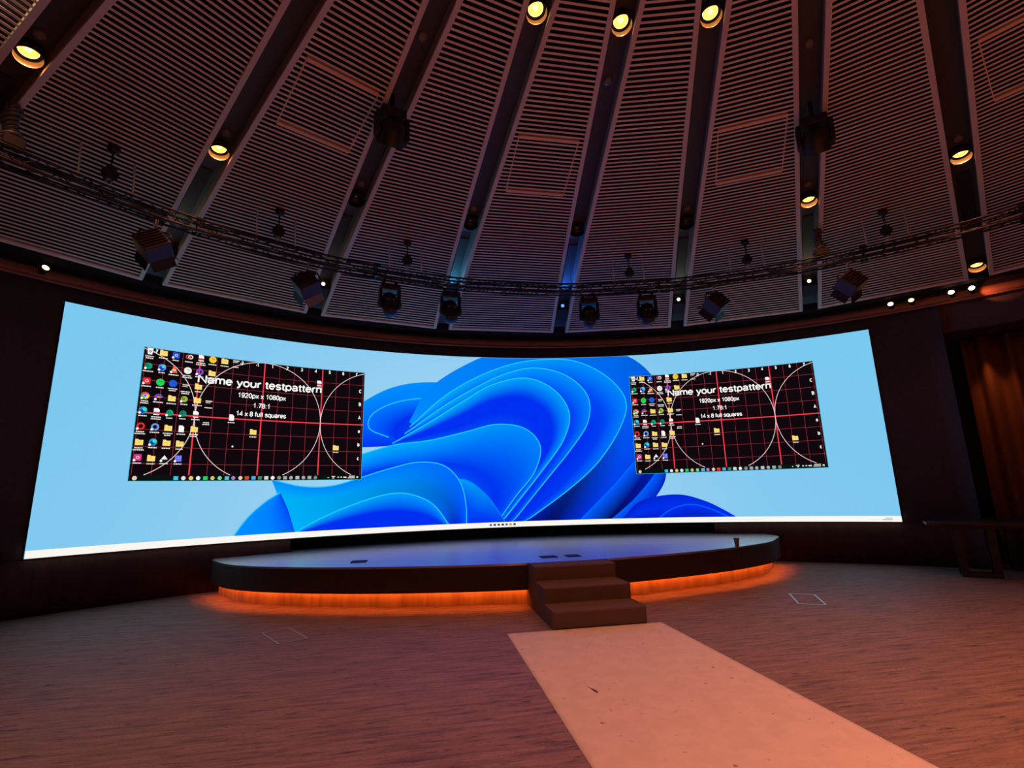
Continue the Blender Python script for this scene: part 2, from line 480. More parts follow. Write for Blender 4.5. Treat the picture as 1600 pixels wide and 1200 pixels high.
for az in RIBS:
    if az in inner:
        downlight(az, 4.15, True, inner[az], P_INNER * 0.55, 74)
    else:   # the rest of the inner ring is out of the picture: its light only
        a_ = (az + 180) % 360 - 180
        k_ = 0.45 if a_ < 0 else (0.5 if a_ < 50 else (1.1 if a_ < 100 else 2.5))
        p = on_rib(az, 4.15, 0, 0.10); spot('downlight_beam', p, p + Vector((0, 0, -1)), P_INNER * k_, WARM, 90, 0.9, 0.08)
outer = {-52.5: (1, 'big lit downlight beside the hanging cable bundle in the rib at the upper corner'),
         -37.5: (1, 'lit downlight in the rib that meets the screen edge, above the black flood light'),
         -22.5: (0, 'unlit downlight in the rib below the hanging wash light, with teal-lit edges'),
         -7.5: (0, 'unlit downlight low in the rib whose edges glow bright blue near the truss'),
         7.5: (0, 'unlit black downlight in the deep-blue rib above the steps'),
         22.5: (0, 'unlit downlight in the grey rib with the black slot and two round openings'),
         37.5: (1, 'lit downlight right above the cable bundle in the rib over the screen corner'),
         52.5: (1, 'lit downlight in the last rib, over the curtain, seen almost edge-on')}
for az, (lit, lb) in outer.items(): downlight(az, 7.69, bool(lit), lb, P_OUTER)
for az in RIBS[10:20]:    # unseen outer-ring spots behind the viewer, added extra strong to bounce warmth upward
    p = on_rib(az, 7.69, 0, 0.08); spot('downlight_beam', p, p + Vector((0, 0, -1)), 400, WARM, 85, 0.8, 0.08)
downlight(52.5, 10.40, True, 'lit downlight at the foot of the last rib, just above the cornice spotlights', 8)

det = {(-22.5, 4.92): 'small grey detector disc high in the rib above the hanging wash light',
       (7.5, 4.92): 'small grey detector disc below the dome-centre downlight in the blue rib',
       (37.5, 4.92): 'small grey detector disc high in the rib above the dark ceiling-hung wash light',
       (-52.5, 7.46): 'faint detector disc beside the big lit corner downlight',
       (-37.5, 7.43): 'grey detector disc just above the lit downlight over the screen edge',
       (-22.5, 7.42): 'grey detector disc just above the unlit downlight in the teal rib',
       (-7.5, 7.42): 'grey detector disc just above the unlit downlight in the bright blue rib',
       (22.5, 7.42): 'grey detector disc just above the unlit downlight in the rib with the black slot',
       (37.5, 7.40): 'grey detector disc just above the lit downlight over the cable bundle',
       (52.5, 7.42): 'faint detector disc just above the lit downlight over the curtain'}
for (az, r), lb in det.items():
    m2 = MB(); m2.lathe([(0.062, 0.0), (0.060, -0.02), (0.045, -0.034), (0.02, -0.045)], 18, cap1=True)
    o = local(m2, 'smoke_detector', M['disc'], None); o.matrix_world = rib_matrix(az, r, SHELL - 0.052)
    tag(o, lb, 'detector', 'detector discs in the ceiling ribs')

leds = {-52.5: (None, ''), -37.5: ((0.95, 0.9, 0.75), 'white LED projector at the foot of the rib beside the brown flood light'),
        -22.5: ((1.0, 0.72, 0.62), 'pinkish LED projector at the rib foot beside the flood light with pale blue door'),
        -7.5: ((0.12, 0.55, 1.0), 'cyan-blue LED projector at the rib foot behind a moving head'),
        7.5: ((0.03, 0.18, 1.0), 'deep blue LED projector at the foot of the rib above the steps'),
        22.5: ((0.95, 0.95, 0.85), 'white LED projector at the rib foot between a moving head and a flood light'),
        37.5: ((1.0, 0.80, 0.50), 'bright warm LED projector at the rib foot under the cable bundle')}
LEDP = {-37.5: 14, -22.5: 10, -7.5: 110, 7.5: 170, 22.5: 16, 37.5: 14}
for az, (c, lb) in leds.items():
    if c is None: continue
    o = bpy.data.objects.new('led_projector', None); COL.objects.link(o); o.empty_display_size = 0.1
    o.matrix_world = rib_matrix(az, 9.98, SHELL - 0.05)
    tag(o, lb, 'projector', 'LED projectors at the feet of the ceiling ribs')
    m2 = MB(); m2.bbox((0, 0.06, -0.10), (0.25, 0.36, 0.18), 0.012)
    local(m2, 'body', M['black_matte'], o)
    m2 = MB(); m2.lathe([(0.045, 0), (0.045, 0.03), (0.036, 0.03)], 16, Matrix.Translation((0, -0.125, -0.085)) @ Matrix.Rotation(rad(118), 4, 'X'))
    local(m2, 'snout', M['black'], o)
    m2 = MB(); m2.lathe([(0.037, 0.024), (0.02, 0.033)], 16, Matrix.Translation((0, -0.125, -0.085)) @ Matrix.Rotation(rad(118), 4, 'X'), cap1=True)
    local(m2, 'lens', mat('led_lens', c, 0.3, emit=c, strength=3.2), o)
    p = on_rib(az, 9.76, 0, 0.05)
    spot('led_beam', p, on_rib(az, 8.4, 0, 0.15), LEDP[az], c, 40, 0.9, 0.03)

# light glimpsed through the slats near the picture's corner
m2 = MB(); m2.lathe([(0.0001, 0.0), (0.34, 0.0), (0.34, 0.03)], 28)
o = local(m2, 'concealed_lamp', mat('concealed_lamp_glow', (1, 1, 0.8), 0.5, emit=(1.0, 0.9, 0.62), strength=5.0), None)
o.matrix_world = rib_matrix(-58.6, 7.15, 0.10)
tag(o, 'bright white round lamp glimpsed through the slats in the upper corner panel', 'lamp')

# ------------------------------------------------------------------ circular lighting truss
TR, TZ, TB = 8.30, 5.455, 0.085    # radius, height, half size
tz0, tz1 = TZ - TB, TZ + TB
truss = empty('lighting_truss', (0, 0, TZ), 'black circular box truss hanging under the dome on chain hoists', 'truss')
for dr, dz in ((-TB, -TB), (-TB, TB), (TB, -TB), (TB, TB)):
    m2 = MB(); m2.pipe([pol(k * 2, TR + dr, TZ + dz) for k in range(180)], 0.017, 8, closed=True)
    m2.build('chord', M['truss'], truss)
m2 = MB(); nb = 240
for k in range(nb):
    a, b = 360 * k / nb, 360 * (k + 1) / nb
    s = 1 if k % 2 else -1
    m2.tube(pol(a, TR - TB, TZ + s * TB), pol(b, TR - TB, TZ - s * TB), 0.0075, 5, caps=False)
    m2.tube(pol(a, TR + TB, TZ - s * TB), pol(b, TR + TB, TZ + s * TB), 0.0075, 5, caps=False)
    m2.tube(pol(a, TR - s * TB, TZ - TB), pol(b, TR + s * TB, TZ - TB), 0.0075, 5, caps=False)
    m2.tube(pol(a, TR + s * TB, TZ + TB), pol(b, TR - s * TB, TZ + TB), 0.0075, 5, caps=False)
m2.build('bracing', M['truss'], truss)
for j in range(3):
    m2 = MB(); rj = random.Random(j)
    m2.pipe([pol(k * 1.5, TR + (-0.035, 0.0, 0.035)[j] + rj.uniform(-0.012, 0.012), tz0 + 0.035 + rj.uniform(-0.004, 0.03)) for k in range(240)], 0.011, 6, closed=True)
    m2.build('cable_run', M['cable'], truss)
for a in (-56.25, -37.5, -18.75, 0, 18.75, 37.5 + 5, 56.25):
    m2 = MB(); mt = upright_matrix(a, TR, TZ)
    for sx in (-1, 1):
        for sz in (-1, 1): m2.bbox((0, sx * TB, sz * TB), (0.11, 0.052, 0.052), 0.01, mt)
    m2.box((0, 0, TB), (0.02, 2 * TB, 0.03), mt); m2.box((0, 0, -TB), (0.02, 2 * TB, 0.03), mt)
    m2.box((0, TB, 0), (0.02, 0.03, 2 * TB), mt); m2.box((0, -TB, 0), (0.02, 0.03, 2 * TB), mt)
    m2.build('coupler', M['truss'], truss)

# chain hoists: ceiling hook ball, chain, motor
hl = {-45: 'black chain hoist holding the truss nearest the corner cable bundle', -30: 'black chain hoist between the two flood lights by the screen edge',
      -15: 'black chain hoist above the pair of moving heads on the far side from the steps', 15: 'black chain hoist above the moving head pair over the steps',
      30: 'black chain hoist past the slotted grey rib, before the second cable bundle', 45: 'black chain hoist above the flood light nearest the tables'}
proto = None
for a, lb in hl.items():
    loc = pol(a, 8.25, tz1 + 0.07); ztop = dome_z(8.25 * cos(rad(0)))- 0.02 - loc.z
    if proto is None:
        o = empty('chain_hoist', loc, lb, 'hoist', 'chain hoists between dome and truss', -rad(a))
        m2 = MB(); m2.lathe([(0.02, ztop - 0.11), (0.062, ztop - 0.08), (0.075, ztop - 0.03), (0.06, ztop + 0.01), (0.03, ztop + 0.03)], 14, cap0=True, cap1=True)
        local(m2, 'ceiling_hook', M['black'], o)
        m2 = MB(); zc = 0.24
        while zc < ztop - 0.10:
            for q in range(1):
                t = (int(zc * 1000) // 30) % 2
                m2.pipe([Vector((0.014 * cos(w) * (1 - t), 0.014 * cos(w) * t, zc + 0.024 * sin(w))) for w in [2 * pi * j / 8 for j in range(8)]], 0.006, 5, closed=True)
            zc += 0.034
        local(m2, 'chain', M['black'], o)
        m2 = MB(); m2.bbox((0, 0, 0.14), (0.11, 0.14, 0.18), 0.02); m2.tube((-0.085, 0, 0.14), (0.085, 0, 0.14), 0.05, 12)
        local(m2, 'motor', M['black_matte'], o)
        m2 = MB(); m2.pipe([Vector((0.03 * cos(w), 0, 0.02 + 0.035 * sin(w))) for w in [2 * pi * j / 10 for j in range(10)]], 0.009, 6, closed=True)
        local(m2, 'shackle', M['steel'], o)
        proto = o
    else: copy_thing(proto, loc, -rad(a), lb)

# thin suspension wires either side of each hoist
wl = {}
pos = [(-45, 'by the corner cable bundle'), (-30, 'between the two flood lights by the screen edge'), (-15, 'above the moving heads away from the steps'),
       (15, 'above the moving heads over the steps'), (30, 'past the slotted grey rib'), (45, 'above the flood light nearest the tables')]
p0 = None
for a, lb in pos:
    for s in (-1, 1):
        aa = a + s * 2.0; base = pol(aa, 8.33, tz1 + 0.01); top = dome_z(8.42) - base.z + 0.03
        lab = 'thin wire %s, on its hoist\'s %s side' % (lb, 'steps' if (s > 0) == (a < 0) else 'outer')
        if p0 is None:
            m2 = MB(); m2.tube((0, 0, 0), (0, 0.09, top), 0.011, 6)
            p0 = local(m2, 'suspension_wire', M['wire'], None); p0.location = base; p0.rotation_euler = (0, 0, -rad(aa))
            tag(p0, lab, 'wire', 'thin wires between dome and truss')
        else:
            c = p0.copy(); COL.objects.link(c); c.location = base; c.rotation_euler = (0, 0, -rad(aa)); c['label'] = lab

# moving heads under the truss
def make_moving_head(loc, rz, label):
    o = empty('moving_head', loc, label, 'stage light', 'moving heads under the truss', rz)
    m2 = MB()
    for sx in (-0.11, 0.11): m2.bbox((sx, 0, -0.005), (0.05, 0.06, 0.09), 0.008)
    m2.bbox((0, 0, -0.10), (0.34, 0.24, 0.11), 0.02)
    local(m2, 'base', M['black'], o)
    for sx in (-1, 1):
        m2 = MB(); pts = []
        m2.bbox((sx * 0.165, 0, -0.30), (0.05, 0.13, 0.34), 0.015)
        m2.lathe([(0.085, -0.03), (0.085, 0.02), (0.06, 0.035)], 18, Matrix.Translation((sx * 0.165, 0, -0.40)) @ Matrix.Rotation(rad(90 * sx), 4, 'Y'), cap0=True, cap1=True)
        local(m2, 'yoke_arm', M['black'], o)
    T = Matrix.Translation((0, 0, -0.40)) @ Matrix.Rotation(rad(-22), 4, 'X')
    m2 = MB()
    m2.lathe([(0.05, 0.21), (0.10, 0.20), (0.13, 0.15), (0.136, 0.0), (0.125, -0.12), (0.118, -0.20), (0.108, -0.205)], 24, T, cap0=True)
    m2.lathe([(0.138, 0.06), (0.144, 0.055), (0.144, 0.02), (0.138, 0.015)], 24, T)
    h = local(m2, 'head', M['black'], o)
    m2 = MB(); m2.lathe([(0.108, -0.205), (0.07, -0.222), (0.02, -0.23)], 24, T, cap1=True)
    local(m2, 'lens', M['lens'], o)
    m2 = MB(); m2.bbox((0, -0.115, 0.02), (0.13, 0.035, 0.055), 0.008, T)
    local(m2, 'display_panel', M['door_grey'], o)
    return o
mh = [(-17.0, 'black moving head on the truss between the steps-side wire pair and the teal rib'), (-9.3, 'black moving head with a glinting lens hanging in front of the bright blue rib'),
      (9.3, 'black moving head hanging beside the deep-blue rib above the steps'), (17.0, 'black moving head hanging between the deep-blue rib and the grey slotted rib')]
p1 = None
for a, lb in mh:
    loc = pol(a, TR, tz0 - 0.075)
    if p1 is None: p1 = make_moving_head(loc, -rad(a), lb)
    else: copy_thing(p1, loc, -rad(a) + random.uniform(-0.1, 0.1), lb)

# flood lights with barn doors
def make_flood(loc, rz, label, turn, door):
    o = empty('flood_light', loc, label, 'stage light', 'square flood lights under the truss', rz)
    m2 = MB(); m2.bbox((0, 0, -0.03), (0.05, 0.06, 0.10), 0.008); m2.tube((0, 0, -0.07), (0, 0, -0.15), 0.018, 10)
    local(m2, 'clamp', M['steel'], o)
    T = Matrix.Translation((0, 0, -0.36)) @ Matrix.Rotation(turn, 4, 'Z') @ Matrix.Rotation(rad(24), 4, 'X') @ Matrix.Rotation(rad(38), 4, 'Y')
    m2 = MB()
    m2.pipe([Vector((0, 0, -0.14)), Vector((-0.17, 0, -0.16)), Vector((-0.195, 0, -0.22)), Vector((-0.195, 0, -0.37))], 0.014, 6)
    m2.pipe([Vector((0, 0, -0.14)), Vector((0.17, 0, -0.16)), Vector((0.195, 0, -0.22)), Vector((0.195, 0, -0.37))], 0.014, 6)
    y = local(m2, 'yoke', M['black'], o); y.matrix_local = Matrix.Translation((0, 0, 0)) @ Matrix.Rotation(turn, 4, 'Z')
    m2 = MB(); m2.bbox((0, 0, 0), (0.34, 0.26, 0.34), 0.02, T)
    for j in range(6): m2.box((0, 0.135, -0.12 + 0.05 * j), (0.30, 0.03, 0.012), T)
    local(m2, 'housing', M['body_brown'], o)
    m2 = MB(); m2.box((0, -0.133, 0), (0.28, 0.012, 0.28), T)
    local(m2, 'lens', M['lens'], o)
    for s in (-1, 1):
        m2 = MB(); m2.box((0, -0.06, 0), (0.30, 0.14, 0.006), T @ Matrix.Translation((0, -0.13, s * 0.16)) @ Matrix.Rotation(rad(-s * 28), 4, 'X'))
        local(m2, 'barn_door', M[door], o)
    for s in (-1, 1):
        m2 = MB(); m2.box((0, -0.06, 0), (0.006, 0.14, 0.28), T @ Matrix.Translation((s * 0.16, -0.13, 0)) @ Matrix.Rotation(rad(s * 28), 4, 'Z'))
        local(m2, 'barn_door', M['black'], o)
    return o
fl = [(-41.0, 'brown square flood light tilted beside the white-lit rib foot, above the screen edge', rad(150)), (-26.6, 'square flood light with pale blue barn door near the pinkish rib foot', rad(150)),
      (25.7, 'dark square flood light with a white sliver, next to the grey slotted rib', rad(205)), (40.8, 'dark square flood light with an orange-lit barn door, nearest the tables', rad(205))]
for (a, lb, tn), dr_ in zip(fl, ('black', 'door_grey', 'black', 'black')): make_flood(pol(a, TR, tz0 - 0.03), -rad(a), lb, tn, dr_)

# wash lights hung high in two ribs
def make_wash(az, r, label):
    d = dome_z(r)
    o = empty('wash_light', pol(az, r, d + 0.17), label, 'stage light', 'dark wash lights hung high in the ceiling ribs', -rad(az))
    m2 = MB(); m2.tube((0, 0, 0), (0, 0, -0.30), 0.03, 10); m2.bbox((0, 0, -0.34), (0.34, 0.24, 0.13), 0.02); local(m2, 'base', M['black_matte'], o)
    for s in (-1, 1):
        m2 = MB(); m2.bbox((s * 0.20, 0, -0.52), (0.06, 0.16, 0.34), 0.02); local(m2, 'yoke_arm', M['black_matte'], o)
    T = Matrix.Translation((0, 0, -0.62)) @ Matrix.Rotation(rad(38), 4, 'X')
    m2 = MB(); m2.lathe([(0.08, 0.17), (0.15, 0.15), (0.175, 0.05), (0.185, -0.08), (0.18, -0.15)], 24, T, cap0=True); local(m2, 'head', M['black'], o)
    m2 = MB(); m2.lathe([(0.18, -0.15), (0.16, -0.145), (0.02, -0.15)], 24, T, cap1=True); local(m2, 'lens', M['lens'], o)
make_wash(-23.2, 5.82, 'dark wash light hung in the rib beside the first wooden access hatch')
make_wash(37.6, 5.85, 'dark wash light hung in the rib beside the hatch over the cable bundle')

# cable bundles dropping from a rib to the truss
def make_cables(az, r, label):
    z0, z1 = tz1 + 0.03, dome_z(r) - 0.03
    o = empty('cable_bundle', pol(az, r, z0), label, 'cables', 'black cable bundles dropping from ribs', -rad(az))
    for j in range(4):
        m2 = MB(); pts = []
        for k in range(49):
            t = k / 48; w = 2 * pi * (2.6 * t + j / 4)
            rr_ = 0.065 + 0.025 * sin(5 * t + j)
            pts.append(Vector((rr_ * cos(w) + 0.03 * sin(3 * t), rr_ * sin(w), (z1 - z0) * t)))
        m2.pipe(pts, 0.022, 8); local(m2, 'cable', M['cable'], o)
    m2 = MB(); m2.bbox((0.05, -0.03, 0.06), (0.20, 0.16, 0.13), 0.015); local(m2, 'junction_box', M['black_matte'], o)
make_cables(-51.7, 8.32, 'twisted black cable bundle in the upper corner, catching orange light')
make_cables(38.1, 8.32, 'twisted black cable bundle dropping from the rib over the screen corner')

# small spotlights on the cornice
cs = [(-44.6, 0, 'single lit cornice spotlight on the screen side away from the tables'), (45.2, 1, 'cornice spotlight nearest the screen corner on the table side'),
      (47.0, 0, 'smallest dim cornice spotlight, second from the screen corner'), (50.3, 2, 'brightest flaring cornice spotlight above the curtain'), (51.9, 2, 'cornice spotlight beside the orange-lit stretch of wood')]
for a, kind, lb in cs:
    mt = upright_matrix(a, WR - 0.13, 5.225)
    p = pol(a, WR - 0.13, 5.225)
    o = empty('cornice_spotlight', p, lb, 'spotlight', 'small spotlights along the cornice', -rad(a))
    T = Matrix.Rotation(rad(68), 4, 'X') @ Matrix.Rotation(rad(8 * (1 if a < 0 else -1)), 4, 'Y')
    m2 = MB(); m2.lathe([(0.02, -0.09), (0.05, -0.08), (0.055, 0.05), (0.049, 0.05)], 16, T, cap0=True); m2.tube((0, 0, 0.03), (0, 0.07, 0.02), 0.014, 8)
    local(m2, 'body', M['black'], o)
    m2 = MB(); m2.lathe([(0.049, 0.046), (0.025, 0.056)], 16, T, cap1=True)
    local(m2, 'lens', mat('spot_lens', (1, 0.9, 0.6), 0.3, emit=(1.0, 0.80, 0.42), strength=(2.2, 6, 14)[kind]), o)
    q = T @ Vector((0, 0, 0.08)); fw = T @ Vector((0, 0, 1))
    Rz = Matrix.Rotation(-rad(a), 4, 'Z')
    spot('spotlight_beam', p + Rz @ q, p + Rz @ (q + fw), (3, 5, 9)[kind], (1.0, 0.42, 0.14), 70, 0.7, 0.03)
spot('cornice_wash', pol(52.6, WR - 0.30, 5.15), pol(53.6, WR, 5.17), 5, (1.0, 0.22, 0.07), 80, 0.4, 0.02)

# ------------------------------------------------------------------ video wall
AZ0, AZ1, SZ0, SZ1 = -42.86, 42.86, 0.828, 4.815
ASP = (rad(AZ1 - AZ0) * R) / (SZ1 - SZ0)
def srgb(r, g, b):
    f = lambda c: (c / 255 / 12.92) if c / 255 <= 0.04045 else ((c / 255 + 0.055) / 1.055) ** 2.4
    return (f(r), f(g), f(b))
def scr(u, v, lay=0):
    return pol(AZ0 + (AZ1 - AZ0) * u, R - 0.004 - 0.0022 * lay, SZ0 + (SZ1 - SZ0) * v)
vw = empty('led_video_wall', pol(0, R, SZ0), 'huge curved video wall glowing with a blue desktop picture behind the stage', 'screen')
mb = MB()
ring_solid(mb, R - 0.002, R + 0.018, SZ0 - 0.012, SZ1 + 0.012, AZ0 - 0.06, AZ1 + 0.06)
mb.build('cabinet', M['black_matte'], vw)
def mix(a, b, t): return tuple(x + (y - x) * t for x, y in zip(a, b))
mb = MB(); NU, NV = 140, 36
sky_t, sky_e, sky_b = srgb(122, 200, 240), srgb(112, 193, 238), srgb(200, 222, 243)
idx = []
for i in range(NU + 1):
    row = []
    for j in range(NV + 1):
        u, v = i / NU, j / NV
        e = math.exp(-((u - 0.46) / 0.26) ** 2)
        c = mix(sky_e, sky_t, v); c = mix(c, sky_b, e * (0.25 + 0.75 * (1 - v)) * 0.95)
        c = mix(c, srgb(150, 212, 240), 0.35 * (1 - v))
        row.append(mb.vert(scr(u, v, 0), c))
    idx.append(row)
for i in range(NU):
    for j in range(NV): mb.face((idx[i][j], idx[i + 1][j], idx[i + 1][j + 1], idx[i][j + 1]))
mb.build('picture_backdrop', M['picture'], vw)

def spline(pts, n):
    """Catmull-Rom through pts resampled to n points"""
    P = [Vector((p[0] * ASP, p[1])) for p in pts]
    P = [P[0] * 2 - P[1]] + P + [P[-1] * 2 - P[-2]]
    out = []; m = len(P) - 3
    for k in range(n):
        t = k / (n - 1) * m; i = min(int(t), m - 1); t -= i
        a, b, c, d = P[i:i + 4]
        q = 0.5 * ((2 * b) + (c - a) * t + (2 * a - 5 * b + 4 * c - d) * t * t + (3 * b - a - 3 * c + d) * t ** 3)
        out.append((q.x / ASP, q.y))
    return out
def fold(ridge, base, cols, lay, edge=None, n=72, m=14, pw=1.0):
    """a fold of the abstract picture: colours run from its ridge line to its base line"""
    A, B = spline(ridge, n), spline(base, n)
    cl = lambda v: min(max(v, 0.0272), 0.9985)
    q = MB(); ids = []
    for i in range(n):
        row = []
        s = i / (n - 1)
        for j in range(m + 1):
            t = (j / m) ** pw
            u = A[i][0] + (B[i][0] - A[i][0]) * t; v = cl(A[i][1] + (B[i][1] - A[i][1]) * t)
            L_ = [mix(c0, c1, s) for c0, c1 in cols]
            x = j / m * (len(L_) - 1); k = min(int(x), len(L_) - 2)
            row.append(q.vert(scr(u, v, lay), mix(L_[k], L_[k + 1], x - k)))
        ids.append(row)
    for i in range(n - 1):
        for j in range(m): q.face((ids[i][j], ids[i + 1][j], ids[i + 1][j + 1], ids[i][j + 1]))
    if edge:
        w = 0.0028
        E = []
        for i in range(n):
            a, b = A[max(i - 1, 0)], A[min(i + 1, n - 1)]
            tx, ty = (b[0] - a[0]) * ASP, b[1] - a[1]; l = sqrt(tx * tx + ty * ty) or 1
            nx, ny = -ty / l, tx / l
            E.append([q.vert(scr(A[i][0] + nx * w * s / ASP, cl(A[i][1] + ny * w * s), lay + 0.5), edge) for s in (-1, 1)])
        for p, r_ in zip(E, E[1:]): q.face((p[0], r_[0], r_[1], p[1]))
    return q.build('picture_fold', M['picture'], vw)
cy, c1_, bl, dp, nv, bk = srgb(0, 178, 246), srgb(0, 140, 255), srgb(0, 92, 255), srgb(0, 48, 240), srgb(0, 28, 190), srgb(4, 10, 80)
eg = srgb(40, 196, 252)
# generic blue cloth folds, back to front
fold([(0.296, 0.66), (0.34, 0.775), (0.38, 0.825), (0.425, 0.83), (0.47, 0.78)], [(0.296, 0.45), (0.34, 0.46), (0.38, 0.48), (0.42, 0.50), (0.46, 0.52)],
     [(c1_, c1_), (bl, c1_), (dp, dp)], 1, srgb(0, 150, 250))
fold([(0.345, 0.51), (0.320, 0.555), (0.322, 0.63), (0.345, 0.695), (0.375, 0.73), (0.41, 0.745)], [(0.37, 0.48), (0.385, 0.50), (0.39, 0.53), (0.40, 0.56), (0.41, 0.58), (0.42, 0.60)],
     [(bl, c1_), (dp, dp), (dp, bl)], 2, eg)
fold([(0.372, 0.60), (0.40, 0.80), (0.46, 0.97), (0.52, 1.06), (0.61, 1.07), (0.68, 1.02), (0.722, 0.88), (0.735, 0.68), (0.733, 0.45), (0.712, 0.24), (0.668, 0.02)],
     [(0.40, 0.50), (0.43, 0.52), (0.46, 0.55), (0.50, 0.58), (0.54, 0.58), (0.57, 0.55), (0.58, 0.48), (0.58, 0.40), (0.56, 0.28), (0.54, 0.15), (0.52, 0.02)],
     [(c1_, nv), (c1_, dp), (bl, bk), (bl, nv)], 3, None)
fold([(0.715, 0.46), (0.690, 0.35), (0.655, 0.20), (0.608, 0.02)], [(0.735, 0.42), (0.73, 0.30), (0.715, 0.17), (0.69, 0.02)], [(bl, bl), (nv, bk), (nv, nv)], 4, srgb(0, 110, 250))
fold([(0.732, 0.36), (0.712, 0.25), (0.685, 0.13), (0.652, 0.02)], [(0.735, 0.34), (0.728, 0.22), (0.705, 0.10), (0.676, 0.02)], [(bl, bl), (nv, nv)], 5, srgb(0, 100, 240))
fold([(0.373, 0.57), (0.418, 0.745), (0.465, 0.87), (0.515, 0.955), (0.565, 0.99), (0.615, 0.975), (0.66, 0.87), (0.684, 0.72), (0.674, 0.56), (0.64, 0.36), (0.595, 0.20), (0.53, 0.02)],
     [(0.373, 0.57), (0.43, 0.58), (0.47, 0.62), (0.50, 0.64), (0.54, 0.64), (0.565, 0.60), (0.58, 0.54), (0.585, 0.46), (0.575, 0.38), (0.555, 0.27), (0.53, 0.14), (0.505, 0.02)],
     [(cy, bl), (bl, dp), (dp, dp), (dp, nv)], 6, eg)
fold([(0.366, 0.53), (0.418, 0.69), (0.465, 0.81), (0.51, 0.90), (0.555, 0.937), (0.60, 0.885), (0.629, 0.76), (0.628, 0.60), (0.602, 0.44), (0.562, 0.25), (0.513, 0.02)],
     [(0.366, 0.53), (0.42, 0.55), (0.47, 0.60), (0.50, 0.62), (0.53, 0.61), (0.55, 0.56), (0.56, 0.50), (0.555, 0.42), (0.54, 0.31), (0.52, 0.18), (0.492, 0.02)],
     [(cy, bl), (bl, dp), (dp, dp), (dp, nv)], 7, eg)
fold([(0.350, 0.475), (0.40, 0.60), (0.445, 0.72), (0.49, 0.83), (0.54, 0.873), (0.58, 0.80), (0.601, 0.66), (0.592, 0.50), (0.56, 0.32), (0.498, 0.02)],
     [(0.350, 0.475), (0.40, 0.49), (0.45, 0.52), (0.48, 0.55), (0.51, 0.55), (0.53, 0.50), (0.53, 0.44), (0.53, 0.35), (0.51, 0.20), (0.482, 0.02)],
     [(cy, c1_), (dp, dp), (dp, dp), (bl, dp)], 8, eg)
fold([(0.300, 0.40), (0.35, 0.465), (0.40, 0.495), (0.45, 0.545), (0.495, 0.590), (0.535, 0.565), (0.557, 0.46), (0.548, 0.31), (0.52, 0.17), (0.492, 0.02)],
     [(0.300, 0.24), (0.34, 0.27), (0.38, 0.28), (0.41, 0.26), (0.432, 0.20), (0.445, 0.14), (0.455, 0.10), (0.462, 0.07), (0.470, 0.04), (0.478, 0.02)],
     [(cy, bl), (c1_, dp), (dp, dp), (c1_, dp)], 9, eg)
fold([(0.428, 0.285), (0.455, 0.262), (0.478, 0.185), (0.492, 0.11), (0.505, 0.02)], [(0.428, 0.285), (0.432, 0.12), (0.438, 0.02), (0.455, 0.02), (0.478, 0.02)], [(cy, dp), (bl, dp), (dp, dp)], 10, srgb(0, 120, 255))
fold([(0.206, 0.285), (0.24, 0.25), (0.275, 0.25), (0.31, 0.29), (0.345, 0.335), (0.385, 0.372), (0.42, 0.352), (0.442, 0.26), (0.450, 0.14), (0.451, 0.02)],
     [(0.233, 0.02), (0.26, 0.07), (0.29, 0.11), (0.32, 0.14), (0.35, 0.155), (0.38, 0.14), (0.40, 0.11), (0.415, 0.08), (0.422, 0.05), (0.427, 0.02)],
     [(c1_, bl), (cy, dp), (cy, nv), (cy, dp)], 11, eg)
fold([(0.233, 0.02), (0.265, 0.09), (0.305, 0.155), (0.345, 0.200), (0.375, 0.197), (0.405, 0.14), (0.428, 0.02)],
     [(0.24, 0.02), (0.27, 0.02), (0.30, 0.02), (0.33, 0.02), (0.36, 0.02), (0.39, 0.02), (0.42, 0.02)], [(cy, c1_), (dp, dp), (dp, dp)], 12, eg)
fold([(0.1695, 0.02), (0.183, 0.105), (0.200, 0.175), (0.2165, 0.222)], [(0.236, 0.02), (0.232, 0.07), (0.226, 0.14), (0.2165, 0.222)], [(c1_, c1_), (c1_, bl), (bl, dp)], 12, eg)
fold([(0.667, 0.02), (0.688, 0.11), (0.715, 0.148), (0.75, 0.155), (0.78, 0.118), (0.802, 0.07), (0.8205, 0.02)],
     [(0.68, 0.02), (0.70, 0.02), (0.72, 0.02), (0.74, 0.02), (0.76, 0.02), (0.79, 0.02), (0.815, 0.02)], [(nv, dp), (dp, dp), (nv, nv)], 13, None)
fold([(0.715, 0.02), (0.735, 0.075), (0.76, 0.10), (0.785, 0.075), (0.812, 0.02)], [(0.72, 0.02), (0.74, 0.02), (0.76, 0.02), (0.78, 0.02), (0.81, 0.02)], [(dp, dp), (nv, nv)], 14, srgb(0, 100, 245))

def rect(q, u0, u1, v0, v1, col, lay, n=1):
    for i in range(n):
        a, b = u0 + (u1 - u0) * i / n, u0 + (u1 - u0) * (i + 1) / n
        q.face([q.vert(scr(x, y, lay), col) for x, y in ((a, v0), (b, v0), (b, v1), (a, v1))])
q = MB(); rect(q, 0, 1, 0.0, 0.0285, srgb(250, 246, 240), 15, 60)
tb = q.build('task_bar', M['picture'], vw)
q = MB()
for k, c in enumerate(((30, 90, 190), (60, 60, 70), (50, 60, 90), (30, 30, 40), (60, 90, 110), (190, 130, 40), (40, 40, 60))):
    u = 0.484 + 0.033 * k / 6
    rect(q, u - 0.0016, u + 0.0016, 0.009, 0.020, srgb(*c), 16)
rect(q, 0.984, 0.991, 0.017, 0.020, srgb(150, 150, 150), 16); rect(q, 0.981, 0.991, 0.009, 0.012, srgb(150, 150, 150), 16)
q.build('task_icons', M['picture'], tb)

